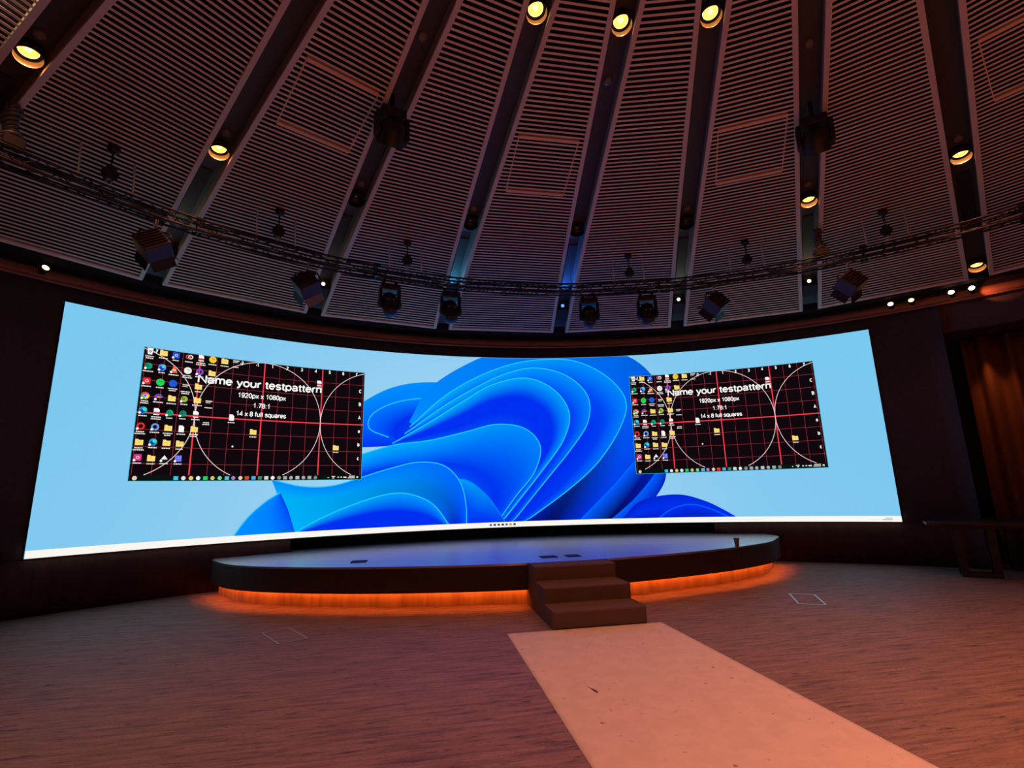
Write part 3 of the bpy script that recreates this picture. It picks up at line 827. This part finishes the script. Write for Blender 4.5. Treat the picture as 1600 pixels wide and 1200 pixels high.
# desktop windows mirrored on the wall: a test pattern under desktop icons (1920 x 1080 units)
def arc(cx, cy, rx, ry, a0, a1, n=14):
    return [(cx + rx * cos(rad(a0 + (a1 - a0) * k / n)), cy + ry * sin(rad(a0 + (a1 - a0) * k / n))) for k in range(n + 1)]
# plain sans letters as pen strokes: width, strokes (cap height 1, x height 0.72)
GLYPH = {
 'N': (0.76, [[(0.08, 0), (0.08, 1), (0.68, 0), (0.68, 1)]]),
 'C': (0.76, [arc(0.40, 0.5, 0.33, 0.5, 45, 315)]),
 'B': (0.70, [[(0.09, 0), (0.09, 1), (0.36, 1)] + arc(0.36, 0.76, 0.24, 0.24, 90, -90) + [(0.09, 0.52)], [(0.36, 0.52)] + arc(0.37, 0.26, 0.26, 0.26, 90, -90) + [(0.09, 0)]]),
 'A': (0.70, [[(0.03, 0), (0.35, 1), (0.67, 0)], [(0.15, 0.34), (0.55, 0.34)]]),
 'a': (0.58, [arc(0.27, 0.50, 0.20, 0.22, 165, 0, 10) + [(0.47, 0.12), (0.54, 0.0)], [(0.47, 0.40)] + [(0.30, 0.38)] + arc(0.24, 0.19, 0.17, 0.19, 90, 270, 10) + [(0.40, 0.05), (0.47, 0.16)]]),
 'm': (0.86, [[(0.07, 0), (0.07, 0.72)], [(0.07, 0.45)] + arc(0.25, 0.52, 0.18, 0.20, 160, 0, 8) + [(0.43, 0)], [(0.43, 0.45)] + arc(0.61, 0.52, 0.18, 0.20, 160, 0, 8) + [(0.79, 0)]]),
 'e': (0.58, [[(0.06, 0.38), (0.51, 0.38)] + arc(0.285, 0.36, 0.23, 0.36, 5, 320, 18)]),
 'y': (0.52, [[(0.03, 0.72), (0.26, 0.02)], [(0.49, 0.72), (0.24, -0.10), (0.16, -0.24), (0.05, -0.24)]]),
 'o': (0.58, [arc(0.29, 0.36, 0.24, 0.36, 0, 360, 20)]),
 'u': (0.58, [[(0.08, 0.72), (0.08, 0.22)] + arc(0.27, 0.20, 0.19, 0.20, 180, 340, 8) + [(0.49, 0.28)], [(0.49, 0.72), (0.49, 0)]]),
 'r': (0.36, [[(0.08, 0), (0.08, 0.72)], [(0.08, 0.42), (0.14, 0.62), (0.24, 0.70), (0.34, 0.69)]]),
 't': (0.30, [[(0.14, 0.94), (0.14, 0.12), (0.20, 0.01), (0.29, 0.01)], [(0.01, 0.70), (0.29, 0.70)]]),
 's': (0.52, [arc(0.26, 0.54, 0.19, 0.18, 20, 260, 9) + arc(0.26, 0.185, 0.20, 0.185, 80, -165, 10)]),
 'p': (0.60, [[(0.08, -0.26), (0.08, 0.72)], arc(0.31, 0.36, 0.23, 0.36, 0, 360, 20)]),
 'q': (0.60, [[(0.52, -0.26), (0.52, 0.72)], arc(0.29, 0.36, 0.23, 0.36, 0, 360, 20)]),
 'b': (0.60, [[(0.08, 0), (0.08, 1)], arc(0.31, 0.36, 0.23, 0.36, 0, 360, 20)]),
 'c': (0.54, [arc(0.29, 0.36, 0.23, 0.36, 45, 315, 16)]),
 'n': (0.58, [[(0.08, 0), (0.08, 0.72)], [(0.08, 0.42)] + arc(0.29, 0.50, 0.20, 0.22, 160, 0, 8) + [(0.49, 0)]]),
 'f': (0.30, [[(0.12, 0), (0.12, 0.84), (0.18, 0.98), (0.29, 0.98)], [(0.01, 0.70), (0.28, 0.70)]]),
 'l': (0.24, [[(0.12, 0), (0.12, 1)]]),
 'x': (0.52, [[(0.03, 0), (0.49, 0.72)], [(0.03, 0.72), (0.49, 0)]]),
 '.': (0.28, [[(0.14, 0), (0.14, 0.10)]]), ':': (0.28, [[(0.14, 0), (0.14, 0.10)], [(0.14, 0.60), (0.14, 0.70)]]),
 '-': (0.36, [[(0.05, 0.36), (0.31, 0.36)]]), ' ': (0.28, []),
 '0': (0.58, [arc(0.29, 0.5, 0.23, 0.5, 0, 360, 20)]),
 '1': (0.58, [[(0.12, 0.76), (0.24, 0.80), (0.34, 1.0), (0.34, 0)]]),
 '2': (0.58, [arc(0.29, 0.73, 0.22, 0.27, 170, -30, 10) + [(0.06, 0.0), (0.52, 0.0)]]),
 '3': (0.58, [arc(0.28, 0.76, 0.20, 0.24, 160, -90, 10) + arc(0.28, 0.26, 0.23, 0.26, 90, -165, 10)]),
 '4': (0.58, [[(0.41, 0), (0.41, 1), (0.04, 0.30), (0.55, 0.30)]]),
 '5': (0.58, [[(0.50, 1), (0.14, 1), (0.09, 0.52)] + arc(0.28, 0.33, 0.23, 0.33, 120, -160, 12)]),
 '6': (0.58, [arc(0.29, 0.32, 0.22, 0.32, 0, 360, 18), [(0.07, 0.34), (0.10, 0.72), (0.22, 0.96), (0.40, 0.97), (0.49, 0.84)]]),
 '7': (0.58, [[(0.05, 1), (0.52, 1), (0.30, 0.5), (0.20, 0)]]),
 '8': (0.58, [arc(0.29, 0.76, 0.20, 0.24, 0, 360, 16), arc(0.29, 0.26, 0.23, 0.26, 0, 360, 16)]),
 '9': (0.58, [arc(0.29, 0.68, 0.22, 0.32, 0, 360, 18), [(0.51, 0.66), (0.48, 0.28), (0.36, 0.04), (0.18, 0.03), (0.09, 0.16)]]),
}
def strokes(body):
    x, out = 0.0, []
    for ch in body:
        w, st = GLYPH[ch]
        out += [[(x + p[0], p[1]) for p in q] for q in st]; x += w + 0.045
    return x - 0.045, out
def pen(lines, w):
    """quads of width w along each stroke, mitred at the joints"""
    vs, fs = [], []
    for P in lines:
        m = len(P); b = len(vs)
        closed = abs(P[0][0] - P[-1][0]) + abs(P[0][1] - P[-1][1]) < 1e-6
        for i in range(m):
            p0, p1 = P[i - 1] if i else (P[-2] if closed else P[0]), P[i + 1] if i < m - 1 else (P[1] if closed else P[-1])
            d0 = Vector((P[i][0] - p0[0], P[i][1] - p0[1])); d1 = Vector((p1[0] - P[i][0], p1[1] - P[i][1]))
            if d0.length < 1e-9: d0 = d1
            if d1.length < 1e-9: d1 = d0
            d0 = d0.normalized(); d1 = d1.normalized(); n0 = Vector((-d0.y, d0.x)); n1 = Vector((-d1.y, d1.x))
            nn = n0 + n1
            nn = nn.normalized() if nn.length > 1e-3 else n0
            k = min(1 / max(nn.dot(n0), 0.45), 2.0) * w / 2
            vs += [(P[i][0] + nn.x * k, P[i][1] + nn.y * k), (P[i][0] - nn.x * k, P[i][1] - nn.y * k)]
        for i in range(m - 1): fs.append((b + 2 * i, b + 2 * i + 1, b + 2 * i + 3, b + 2 * i + 2))
    return vs, fs
def fitted(body, x0, x1, ybase, cap, w):
    """lettering whose ink spans x0..x1 with its baseline at ybase"""
    L_, st = strokes(body)
    xs = [p[0] for q in st for p in q]; a, b = min(xs), max(xs)
    k = (x1 - x0 - w) / (b - a)
    return pen([[(x0 + w / 2 + (p[0] - a) * k, ybase - w / 2 - p[1] * (cap - w)) for p in q] for q in st], w)
def sized(body, cap, xc, ybase, w):
    L_, st = strokes(body)
    return pen([[(xc + (p[0] - L_ / 2) * cap, ybase - p[1] * cap) for p in q] for q in st], w)
WH, LT = srgb(250, 250, 246), srgb(235, 232, 225)
FO, FO2 = srgb(250, 222, 120), srgb(235, 195, 80)
icons = [  # x, y, shape, colour
 (42, 30, 'bin', (240, 240, 245)), (140, 30, 'folder', 0), (232, 35, 'square', (30, 80, 215)), (332, 33, 'card', (235, 225, 225)), (425, 29, 'pdf', 0), (517, 30, 'disc', (245, 205, 50)), (615, 30, 'folder', 0), (708, 28, 'blank', 0),
 (43, 155, 'leafdisc', (20, 160, 120)), (140, 154, 'swirl', (90, 130, 245)), (229, 161, 'cone', (240, 110, 50)), (331, 154, 'disc', (238, 238, 235)), (423, 152, 'ring', (120, 90, 225)), (521, 153, 'folder', 0),
 (42, 280, 'square', (225, 40, 50)), (139, 280, 'disc', (30, 215, 90)), (232, 279, 'disc', (30, 90, 225)), (329, 294, 'blank', 0), (425, 283, 'folder', 0),
 (44, 402, 'wheel', (235, 70, 60)), (139, 402, 'arc', (110, 90, 220)), (235, 405, 'folder', 0), (327, 402, 'leafdisc', (150, 190, 60)), (427, 402, 'folder', 0), (518, 415, 'blank', 0),
 (42, 521, 'swirl', (20, 160, 190)), (137, 525, 'pdf', 0), (232, 527, 'leafdisc', (20, 165, 120)), (329, 525, 'leafdisc', (20, 140, 110)), (426, 524, 'pdf', 0), (511, 545, 'none', 0), (711, 531, 'doc', 0),
 (39, 650, 'ring', (230, 45, 55)), (139, 650, 'ring', (110, 160, 230)), (233, 653, 'folder', 0), (329, 654, 'doc', 0), (425, 651, 'folder', 0),
 (42, 778, 'folder', 0), (137, 773, 'swirl', (20, 165, 195)), (233, 775, 'folder', 0), (329, 778, 'folder', 0),
 (44, 898, 'square', (205, 50, 130)), (137, 902, 'folder', 0), (229, 899, 'cap', (240, 240, 240)), (329, 900, 'grid', (80, 90, 225)),
 (900, 650, 'folder', 0), (1660, 774, 'folder', 0), (1471, 147, 'pdf', 0)]
bar = [(40, (235, 200, 190)), (327, (60, 190, 235)), (382, (225, 225, 225)), (438, (240, 200, 120)), (492, (235, 240, 245)), (547, (40, 205, 100)), (602, (205, 190, 120)), (658, (120, 220, 150)), (715, (80, 190, 220)), (766, (160, 130, 200)),
       (824, (240, 205, 180)), (877, (230, 60, 60)), (933, (90, 170, 235)), (987, (70, 130, 110)), (1041, (210, 220, 215)), (1096, (245, 245, 245)), (1152, (150, 140, 130)), (1205, (160, 165, 165)), (1258, (170, 170, 175)), (1315, (190, 190, 200)), (1370, (170, 165, 160)), (1425, (165, 170, 165)), (1480, (120, 140, 135))]
def make_window(u0, u1, v0, v1, label):
    K = 16
    def wp(x, y, lay):
        return scr(u0 + (u1 - u0) * x / 1920, v1 - (v1 - v0) * y / 1080, lay)
    def wrect(q, x0, x1, y0, y1, col, lay, n=1):
        for i in range(n):
            a, b = x0 + (x1 - x0) * i / n, x0 + (x1 - x0) * (i + 1) / n
            q.face([q.vert(wp(x, y, lay), col) for x, y in ((a, y1), (b, y1), (b, y0), (a, y0))])
    def wdisc(q, x, y, r, col, lay, n=16, r0=0.0, a0=0, a1=360):
        m = max(3, int(n * (a1 - a0) / 360))
        P = [(x + r * cos(rad(a0 + (a1 - a0) * k / m)), y + r * sin(rad(a0 + (a1 - a0) * k / m))) for k in range(m + 1)]
        if r0 == 0:
            ids = [q.vert(wp(*p, lay), col) for p in P]; c = q.vert(wp(x, y, lay), col)
            for a, b in zip(ids, ids[1:]): q.face((a, b, c))
        else:
            Q = [(x + (p[0] - x) * r0 / r, y + (p[1] - y) * r0 / r) for p in P]
            for i in range(m): q.face([q.vert(wp(*p, lay), col) for p in (P[i], P[i + 1], Q[i + 1], Q[i])])
    def poly(q, pts, col, lay): q.face([q.vert(wp(x, y, lay), col) for x, y in pts])
    q = MB(); wrect(q, -4, 1924, -4, 1084, srgb(60, 190, 200), K, 24); wrect(q, 0, 1920, 0, 1080, srgb(16, 8, 12), K + 1, 24)
    w = q.build('desktop_window', M['picture'], vw); w['label'] = label
    q = MB(); red = srgb(150, 44, 62)
    for k in range(-7, 8):
        x = 960 + 135 * k
        wrect(q, x - 1.8, x + 1.8, 0, 1036, red, K + 2)
    for k in range(-4, 5):
        y = 540 + 135 * k
        if 0 <= y <= 1036: wrect(q, 0, 1920, max(y - 1.8, 0), y + 1.8, red, K + 2, 20)
    rb = srgb(255, 62, 84)
    for x in (420, 960, 1500): wrect(q, x - 5, x + 5, 0, 1036, rb, K + 3)
    wrect(q, 0, 1920, 535, 545, rb, K + 3, 20)
    q.build('test_grid', M['picture'], w)
    q = MB()
    for cx in (-120, 960, 2040):
        for k in range(180):
            a, b = 2 * pi * k / 180, 2 * pi * (k + 1) / 180
            P = [(cx + 540 * cos(t) * s, 540 + 540 * sin(t) * s) for t, s in ((a, 1.005), (b, 1.005), (b, 0.995), (a, 0.995))]
            if all(0 <= p[0] <= 1920 and 0 <= p[1] <= 1036 for p in [((P[0][0] + P[2][0]) / 2, (P[0][1] + P[2][1]) / 2)]):
                q.face([q.vert(wp(min(max(p[0], 0), 1920), min(max(p[1], 0), 1036), K + 4), srgb(240, 215, 215)) for p in P])
    q.build('test_circle', M['picture'], w)
    q = MB()
    items = [fitted('Name your testpattern', 414, 1496, 247, 76, 13.5), fitted('1920px x 1080px', 748, 1168, 344, 47, 7.8), fitted('1.78:1', 884, 1024, 431, 46, 7.8), fitted('14 x 8 full squares', 746, 1178, 511, 46, 7.8)]
    for k in range(1, 8): items.append(sized(str(k), 27, 960 + 135 * (k - 0.5), 40, 7))
    for k in range(1, 8):
        if k in (1, 2, 3, 7): items.append(sized('-%d' % k, 27, 960 - 135 * (k - 0.5), 40, 7))
    for ch, y in (('C', 200), ('B', 335), ('A', 472), ('a', 607), ('b', 742), ('c', 877)): items.append(sized(ch, 29, 1882, y + 12, 7.5))
    for vs, fs in items:
        b = len(q.v)
        for x, y in vs: q.vert(wp(x, y, K + 5), WH)
        for f in fs: q.face([b + i for i in f])
    q.build('lettering', M['picture'], w)
    q = MB(); LY = K + 6
    rnd = random.Random(3)
    for x, y, kind, col in icons:
        c = srgb(*col) if col else WH
        if kind == 'folder':
            poly(q, [(x - 28, y + 24), (x + 28, y + 24), (x + 28, y - 18), (x - 2, y - 18), (x - 8, y - 25), (x - 28, y - 25)], FO, LY); wrect(q, x - 8, x + 10, y - 4, y + 3, FO2, LY + 1)
        elif kind == 'pdf':
            poly(q, [(x - 21, y + 28), (x + 21, y + 28), (x + 21, y - 16), (x + 8, y - 28), (x - 21, y - 28)], WH, LY); wrect(q, x - 21, x + 21, y + 2, y + 20, srgb(215, 70, 80), LY + 1)
        elif kind == 'doc': poly(q, [(x - 20, y + 28), (x + 20, y + 28), (x + 20, y - 14), (x + 7, y - 28), (x - 20, y - 28)], WH, LY)
        elif kind == 'bin': poly(q, [(x - 16, y + 28), (x + 16, y + 28), (x + 22, y - 26), (x - 22, y - 26)], c, LY); wdisc(q, x, y + 2, 10, srgb(110, 120, 135), LY + 1, 10, 5)
        elif kind == 'square':
            poly(q, [(x - 27, y + 20), (x - 20, y + 27), (x + 20, y + 27), (x + 27, y + 20), (x + 27, y - 20), (x + 20, y - 27), (x - 20, y - 27), (x - 27, y - 20)], c, LY); wdisc(q, x + 1, y, 13, mix(c, WH, 0.6), LY + 1, 10, 7)
        elif kind == 'card': wdisc(q, x - 8, y, 20, srgb(220, 80, 80), LY, 12, 12); wdisc(q, x + 10, y, 20, c, LY, 12, 11)
        elif kind == 'disc': wdisc(q, x, y, 30, c, LY, 18); wdisc(q, x + 2, y, 12, mix(c, (0.02, 0.02, 0.02), 0.65), LY + 1, 8, 6, 200, 380)
        elif kind == 'leafdisc': wdisc(q, x, y, 26, c, LY, 16); wdisc(q, x - 6, y - 4, 12, srgb(14, 70, 50), LY + 1, 10, 6, 0, 300)
        elif kind == 'swirl': wdisc(q, x, y, 29, c, LY, 18); wdisc(q, x - 4, y + 6, 17, srgb(20, 60, 190), LY + 1, 14); wdisc(q, x + 9, y - 9, 15, srgb(70, 220, 190), LY + 2, 12)
        elif kind == 'ring': wdisc(q, x, y, 29, c, LY, 18, 16)
        elif kind == 'cone': poly(q, [(x - 26, y + 26), (x + 26, y + 26), (x + 6, y - 30), (x - 6, y - 30)], c, LY); wrect(q, x - 14, x + 14, y - 2, y + 6, WH, LY + 1)
        elif kind == 'wheel':
            for k, cc in enumerate(((235, 70, 60), (250, 200, 60), (60, 170, 90))): wdisc(q, x, y, 30, srgb(*cc), LY, 18, 0, -150 + 120 * k, -30 + 120 * k)
            wdisc(q, x, y, 14, WH, LY + 1, 12); wdisc(q, x, y, 11, srgb(60, 120, 235), LY + 2, 12)
        elif kind == 'arc': wdisc(q, x, y + 6, 30, c, LY, 20, 20, 180, 360); wdisc(q, x, y + 8, 16, srgb(245, 130, 60), LY, 14, 0, 180, 360)
        elif kind == 'cap': poly(q, [(x - 24, y + 10), (x + 24, y + 10), (x, y - 24)], c, LY); wrect(q, x - 14, x + 14, y + 10, y + 22, srgb(40, 44, 50), LY)
        elif kind == 'grid':
            wrect(q, x - 26, x + 26, y - 26, y + 26, c, LY)
            for k in range(3):
                for l in range(3): wrect(q, x - 20 + 15 * k, x - 10 + 15 * k, y - 20 + 15 * l, y - 10 + 15 * l, srgb(150, 160, 250), LY + 1)
        elif kind == 'blank': wrect(q, x - 26, x + 26, y - 18, y - 10, LT, LY); wrect(q, x - 26, x + 14, y - 4, y + 4, mix(LT, (0.05, 0.05, 0.05), 0.4), LY)
        if kind in ('square', 'leafdisc', 'swirl', 'wheel', 'arc', 'cap', 'grid', 'ring', 'cone') and x < 600: wdisc(q, x - 22, y + 22, 10, WH, LY + 3, 8)
        yy = y + 40
        for ln in range(2 if rnd.random() < 0.45 else 1):     # unreadable caption under the icon
            wd = rnd.uniform(22, 38); X = x - wd
            while X < x + wd:
                s = rnd.uniform(6, 15); wrect(q, X, min(X + s, x + wd), yy, yy + 9, LT, LY); X += s + 3
            yy += 16
    wdisc(q, 738, 786, 8, WH, LY, 8)
    q.build('desktop_icons', M['picture'], w)
    q = MB(); wrect(q, 0, 1920, 1036, 1080, srgb(8, 20, 18), K + 5, 24)
    for x, c in bar:
        if int(x) % 2: wrect(q, x - 17, x + 17, 1044, 1074, srgb(*c), K + 6)
        else: wdisc(q, x, 1059, 17, srgb(*c), K + 6, 10)
    for x0, x1, y0, y1 in ((1594, 1608, 1056, 1062), (1632, 1666, 1046, 1053), (1640, 1658, 1060, 1068), (1688, 1704, 1052, 1062), (1718, 1734, 1052, 1062), (1746, 1776, 1052, 1064), (1798, 1858, 1044, 1052), (1790, 1858, 1060, 1068), (1874, 1890, 1050, 1066)):
        wrect(q, x0, x1, y0, y1, LT, K + 6)
    q.build('window_task_bar', M['picture'], w)
make_window(0.0685, 0.3108, 0.2815, 0.8650, 'test pattern desktop nearer the dark wall')
make_window(0.6915, 0.9330, 0.2805, 0.8650, 'test pattern desktop nearer the tables')

# ------------------------------------------------------------------ stage
front = [(-5.42, 9.46), (-5.38, 9.24), (-4.92, 8.52), (-4.35, 8.03), (-3.56, 7.62), (-2.80, 7.33), (-2.10, 7.13), (-1.45, 6.99), (-0.60, 6.86), (0.25, 6.83), (0.90, 6.87), (1.50, 6.96), (2.10, 7.08), (2.75, 7.25), (3.50, 7.50), (4.45, 7.98), (5.00, 8.50), (5.30, 8.83), (5.40, 9.10), (5.42, 9.40)]
def cat2(pts, per=6):
    P = [Vector(p) for p in pts]; P = [P[0] * 2 - P[1]] + P + [P[-1] * 2 - P[-2]]; out = []
    for i in range(len(P) - 3):
        a, b, c, d = P[i:i + 4]
        for k in range(per):
            t = k / per; out.append(0.5 * ((2 * b) + (c - a) * t + (2 * a - 5 * b + 4 * c - d) * t * t + (3 * b - a - 3 * c + d) * t ** 3))
    out.append(P[-2]); return out
FR = cat2(front)
def offset(pts, d):
    out = []
    for i, p in enumerate(pts):
        t = (pts[min(i + 1, len(pts) - 1)] - pts[max(i - 1, 0)]).normalized()
        out.append(p + Vector((-t.y, t.x)) * d)      # inward (to the wall)
    return out
stage = empty('stage', (0, 8.5, 0), 'low round-fronted stage with glossy top and glowing orange underside', 'stage')
a_l, a_r = math.degrees(atan2(FR[0].x, FR[0].y)), math.degrees(atan2(FR[-1].x, FR[-1].y))
back = [pol(a_r + (RC1 - a_r) * k / 6, 10.90, 0) for k in range(7)]
back += [pol(RC1 - 0.2 + (RC0 - RC1 + 0.4) * k / 40, WR + 0.42, 0) for k in range(41)]
back += [pol(RC0 + (a_l - RC0) * k / 6, 10.90, 0) for k in range(7)]
outline = [Vector((p.x, p.y)) for p in FR] + [Vector((p.x, p.y)) for p in back]
mb = MB()
tp = [mb.vert((p.x, p.y, SH)) for p in outline]; bt = [mb.vert((p.x, p.y, SH - 0.03)) for p in outline]
mb.face(tp); mb.face(bt[::-1])
for i in range(len(outline)): mb.face((bt[i], bt[(i + 1) % len(outline)], tp[(i + 1) % len(outline)], tp[i]))
mb.build('platform_top', M['stage_top'], stage)
def ribbon(pts0, pts1, z0, z1):
    mb = MB(); S = []
    for p, q_ in zip(pts0, pts1): S.append([mb.vert((p.x, p.y, z0)), mb.vert((q_.x, q_.y, z0)), mb.vert((q_.x, q_.y, z1)), mb.vert((p.x, p.y, z1))])
    for p, q_ in zip(S, S[1:]):
        for e in range(4): mb.face((p[e], q_[e], q_[(e + 1) % 4], p[(e + 1) % 4]))
    mb.face(S[0][::-1]); mb.face(S[-1])
    return mb
ribbon(offset(FR, 0.004), offset(FR, 0.03), 0.215, SH - 0.031).build('fascia', M['fascia'], stage)
REC = 0.17
PL = offset(FR, REC)[2:-2]
ribbon(PL, offset(PL, 0.03), 0.0, SH - 0.035).build('plinth', M['plinth'], stage)
LS = offset(FR, 0.085)[3:-3]
ribbon(LS, offset(LS, 0.012), 0.248, 0.262).build('led_strip', M['strip'], stage)
def fbox(name, cx, cy, sx, sy, z, rz, fr, lid, parent=None, label=None):
    mt = Matrix.Translation((cx, cy, z)) @ Matrix.Rotation(rz, 4, 'Z')
    q = MB(); w = 0.022
    for (x, y, a, b) in ((0, -sy / 2, sx, w), (0, sy / 2, sx, w), (-sx / 2, 0, w, sy), (sx / 2, 0, w, sy)): q.box((x, y, 0.003), (a + w if a > w else a, b, 0.006), mt)
    if parent is not None:
        o = q.build(name, fr, parent)
        q = MB(); q.box((0, 0, 0.002), (sx - w, sy - w, 0.004), mt); q.build('lid', lid, o)
        return o
    o = empty(name, (cx, cy, z), label, 'floor box', 'silver-framed floor boxes', 0)
    q.build('frame', fr, o)
    q = MB(); q.box((0, 0, 0.002), (sx - w, sy - w, 0.004), mt); q.build('lid', lid, o)
    return o
for cx, cy, sx, sy in ((-2.80, 7.98, 0.22, 0.26), (0.15, 7.42, 0.24, 0.22), (0.54, 7.40, 0.20, 0.22)):
    fbox('floor_socket', cx, cy, sx, sy, SH, 0, M['black_matte'], M['black_matte'], stage)
fbox('floor_box', -3.436, 6.096, 0.32, 0.66, 0, rad(30), M['duller'], M['floor'], None, 'darker silver-framed floor box in front of the stage end away from the tables')
fbox('floor_box', 3.58, 6.08, 0.33, 0.73, 0, rad(-29), M['white'], M['floor'], None, 'bright silver-framed floor box between the runner and the tables')

# steps
mb = MB(); X0, X1 = -0.31, 0.86
ys = [5.45, 5.905, 6.40]; hs = [0.195, 0.39, 0.585]
prof = [(ys[0], 0.0), (ys[0], hs[0]), (ys[1], hs[0]), (ys[1], hs[1]), (ys[2], hs[1]), (ys[2], hs[2] - 0.001), (6.815, hs[2] - 0.001), (6.815, 0.20), (6.93, 0.20), (6.93, 0.0)]
L_ = [mb.vert((X0, y, z)) for y, z in prof]; R_ = [mb.vert((X1, y, z)) for y, z in prof]
for i in range(len(prof)): mb.face((L_[i], R_[i], R_[(i + 1) % len(prof)], L_[(i + 1) % len(prof)]))
mb.face(L_[::-1]); mb.face(R_)
steps = mb.build('stage_steps', M['step'])
bv = steps.modifiers.new('soft_edges', 'BEVEL'); bv.width = 0.012; bv.segments = 2; bv.limit_method = 'ANGLE'
tag(steps, 'three brown carpeted steps leading up to the stage', 'steps')

# runner
mb = MB(); NX, NY = 38, 170; x0, x1, y0, y1 = -0.863, 1.045, -3.2, 5.435
def runner_h(x, y):
    # one small pucker in the cloth
    a = rad(-76); dx, dy = x - PX, y - PY
    s = dx * cos(a) + dy * sin(a); t = -dx * sin(a) + dy * cos(a)
    return 0.006 + 0.030 * math.exp(-(t / 0.04) ** 2) * math.exp(-(s / 0.17) ** 2)
PX, PY = -0.515, 3.53
ids = [[mb.vert((x0 + (x1 - x0) * i / NX, y0 + (y1 - y0) * j / NY, runner_h(x0 + (x1 - x0) * i / NX, y0 + (y1 - y0) * j / NY))) for j in range(NY + 1)] for i in range(NX + 1)]
for i in range(NX):
    for j in range(NY): mb.face((ids[i][j], ids[i + 1][j], ids[i + 1][j + 1], ids[i][j + 1]), 0, True)
rim = [ids[i][0] for i in range(NX + 1)] + [ids[NX][j] for j in range(1, NY + 1)] + [ids[i][NY] for i in range(NX - 1, -1, -1)] + [ids[0][j] for j in range(NY - 1, 0, -1)]
lo = [mb.vert((mb.v[k][0], mb.v[k][1], 0.0)) for k in rim]
for k in range(len(rim)): mb.face((lo[k], lo[(k + 1) % len(rim)], rim[(k + 1) % len(rim)], rim[k]))
runner = mb.build('carpet_runner', M['carpet'])
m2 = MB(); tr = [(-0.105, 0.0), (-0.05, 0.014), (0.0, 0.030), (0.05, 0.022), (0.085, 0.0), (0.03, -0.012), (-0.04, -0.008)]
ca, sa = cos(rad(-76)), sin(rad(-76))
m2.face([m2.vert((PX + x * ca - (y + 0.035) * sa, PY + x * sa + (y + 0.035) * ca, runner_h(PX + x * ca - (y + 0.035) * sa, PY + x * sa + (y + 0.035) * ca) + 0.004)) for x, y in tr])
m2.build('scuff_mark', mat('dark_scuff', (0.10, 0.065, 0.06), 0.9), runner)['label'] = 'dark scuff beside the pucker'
tag(runner, 'long pale runner with scuffs and a pucker leading to the steps', 'carpet')

# cup left on the stage edge
o = empty('paper_cup', (3.60, 7.66, SH), 'small brown paper cup standing on the stage edge', 'cup')
m2 = MB(); m2.lathe([(0.034, 0.0), (0.046, 0.125), (0.049, 0.13), (0.043, 0.128), (0.031, 0.01), (0.001, 0.01)], 20, cap0=True)
local(m2, 'cup_wall', M['cup'], o)
m2 = MB(); m2.lathe([(0.047, 0.10), (0.050, 0.104), (0.0505, 0.12), (0.049, 0.13)], 20)
local(m2, 'cup_rim', M['cup'], o)

# ------------------------------------------------------------------ high tables by the curtain
def make_table(loc, rz, label, L=2.1):
    o = empty('high_table', loc, label, 'table', 'dark high tables by the curtain', rz)
    m2 = MB(); m2.bbox((L / 2 - 0.42, 0.14, 0.865), (L, 0.62, 0.05), 0.012); local(m2, 'table_top', M['table'], o)
    m2 = MB(); m2.box((L / 2 - 0.42, -0.04, 0.815), (L - 0.5, 0.03, 0.05)); m2.box((L / 2 - 0.42, 0.32, 0.815), (L - 0.5, 0.03, 0.05)); local(m2, 'apron', M['table'], o)
    for x in (0.0, 0.43, 1.0, 1.43):
        for y in (0.0, 0.28):
            m2 = MB(); m2.hexa([(x - 0.05, y - 0.03, 0.03), (x + 0.05, y - 0.03, 0.03), (x + 0.05, y + 0.03, 0.03), (x - 0.05, y + 0.03, 0.03),
                                (x - 0.055, y - 0.03, 0.84), (x + 0.055, y - 0.03, 0.84), (x + 0.055, y + 0.03, 0.84), (x - 0.055, y + 0.03, 0.84)])
            local(m2, 'leg', M['table'], o)
    for x in (0.215, 1.215):
        m2 = MB(); m2.bbox((x, 0.0, 0.03), (0.53, 0.08, 0.06), 0.01); m2.bbox((x, 0.28, 0.03), (0.53, 0.08, 0.06), 0.01); local(m2, 'foot_rail', M['table'], o)
make_table(Vector((7.27, 6.84, 0)), rad(-44), 'dark high table standing nearest the screen, front legs on foot rails')
make_table(Vector((8.62, 7.05, 0)), rad(-48), 'second dark high table behind the first, cut by the picture edge', 1.5)

# ------------------------------------------------------------------ curtain in the niche
mb = MB(); cols = []
a = NI0 + 1.2
while a < NI1 - 0.6:
    w = a * 3.6
    rr_ = WR + 0.85 + 0.10 * sin(w) + 0.05 * sin(w * 0.43 + 1)
    cols.append([mb.vert(pol(a + 0.12 * sin(w * 0.7) * (z / 4.4), rr_ + 0.02 * sin(z * 1.7 + a), z)) for z in [0.02 + 4.45 * k / 10 for k in range(11)]]); a += 0.2
for p, q_ in zip(cols, cols[1:]):
    for k in range(10): mb.face((p[k], q_[k], q_[k + 1], p[k + 1]), 0, True)
cu = mb.build('curtain', M['curtain'])
so = cu.modifiers.new('thickness', 'SOLIDIFY'); so.thickness = 0.012
tag(cu, 'tall brown pleated curtain glowing orange in the dark niche', 'curtain')
spot('niche_lamp', pol(52.4, WR + 0.36, 4.40), pol(52.3, WR + 0.95, 2.7), 46, (1.0, 0.28, 0.07), 46, 1.0, 0.04)
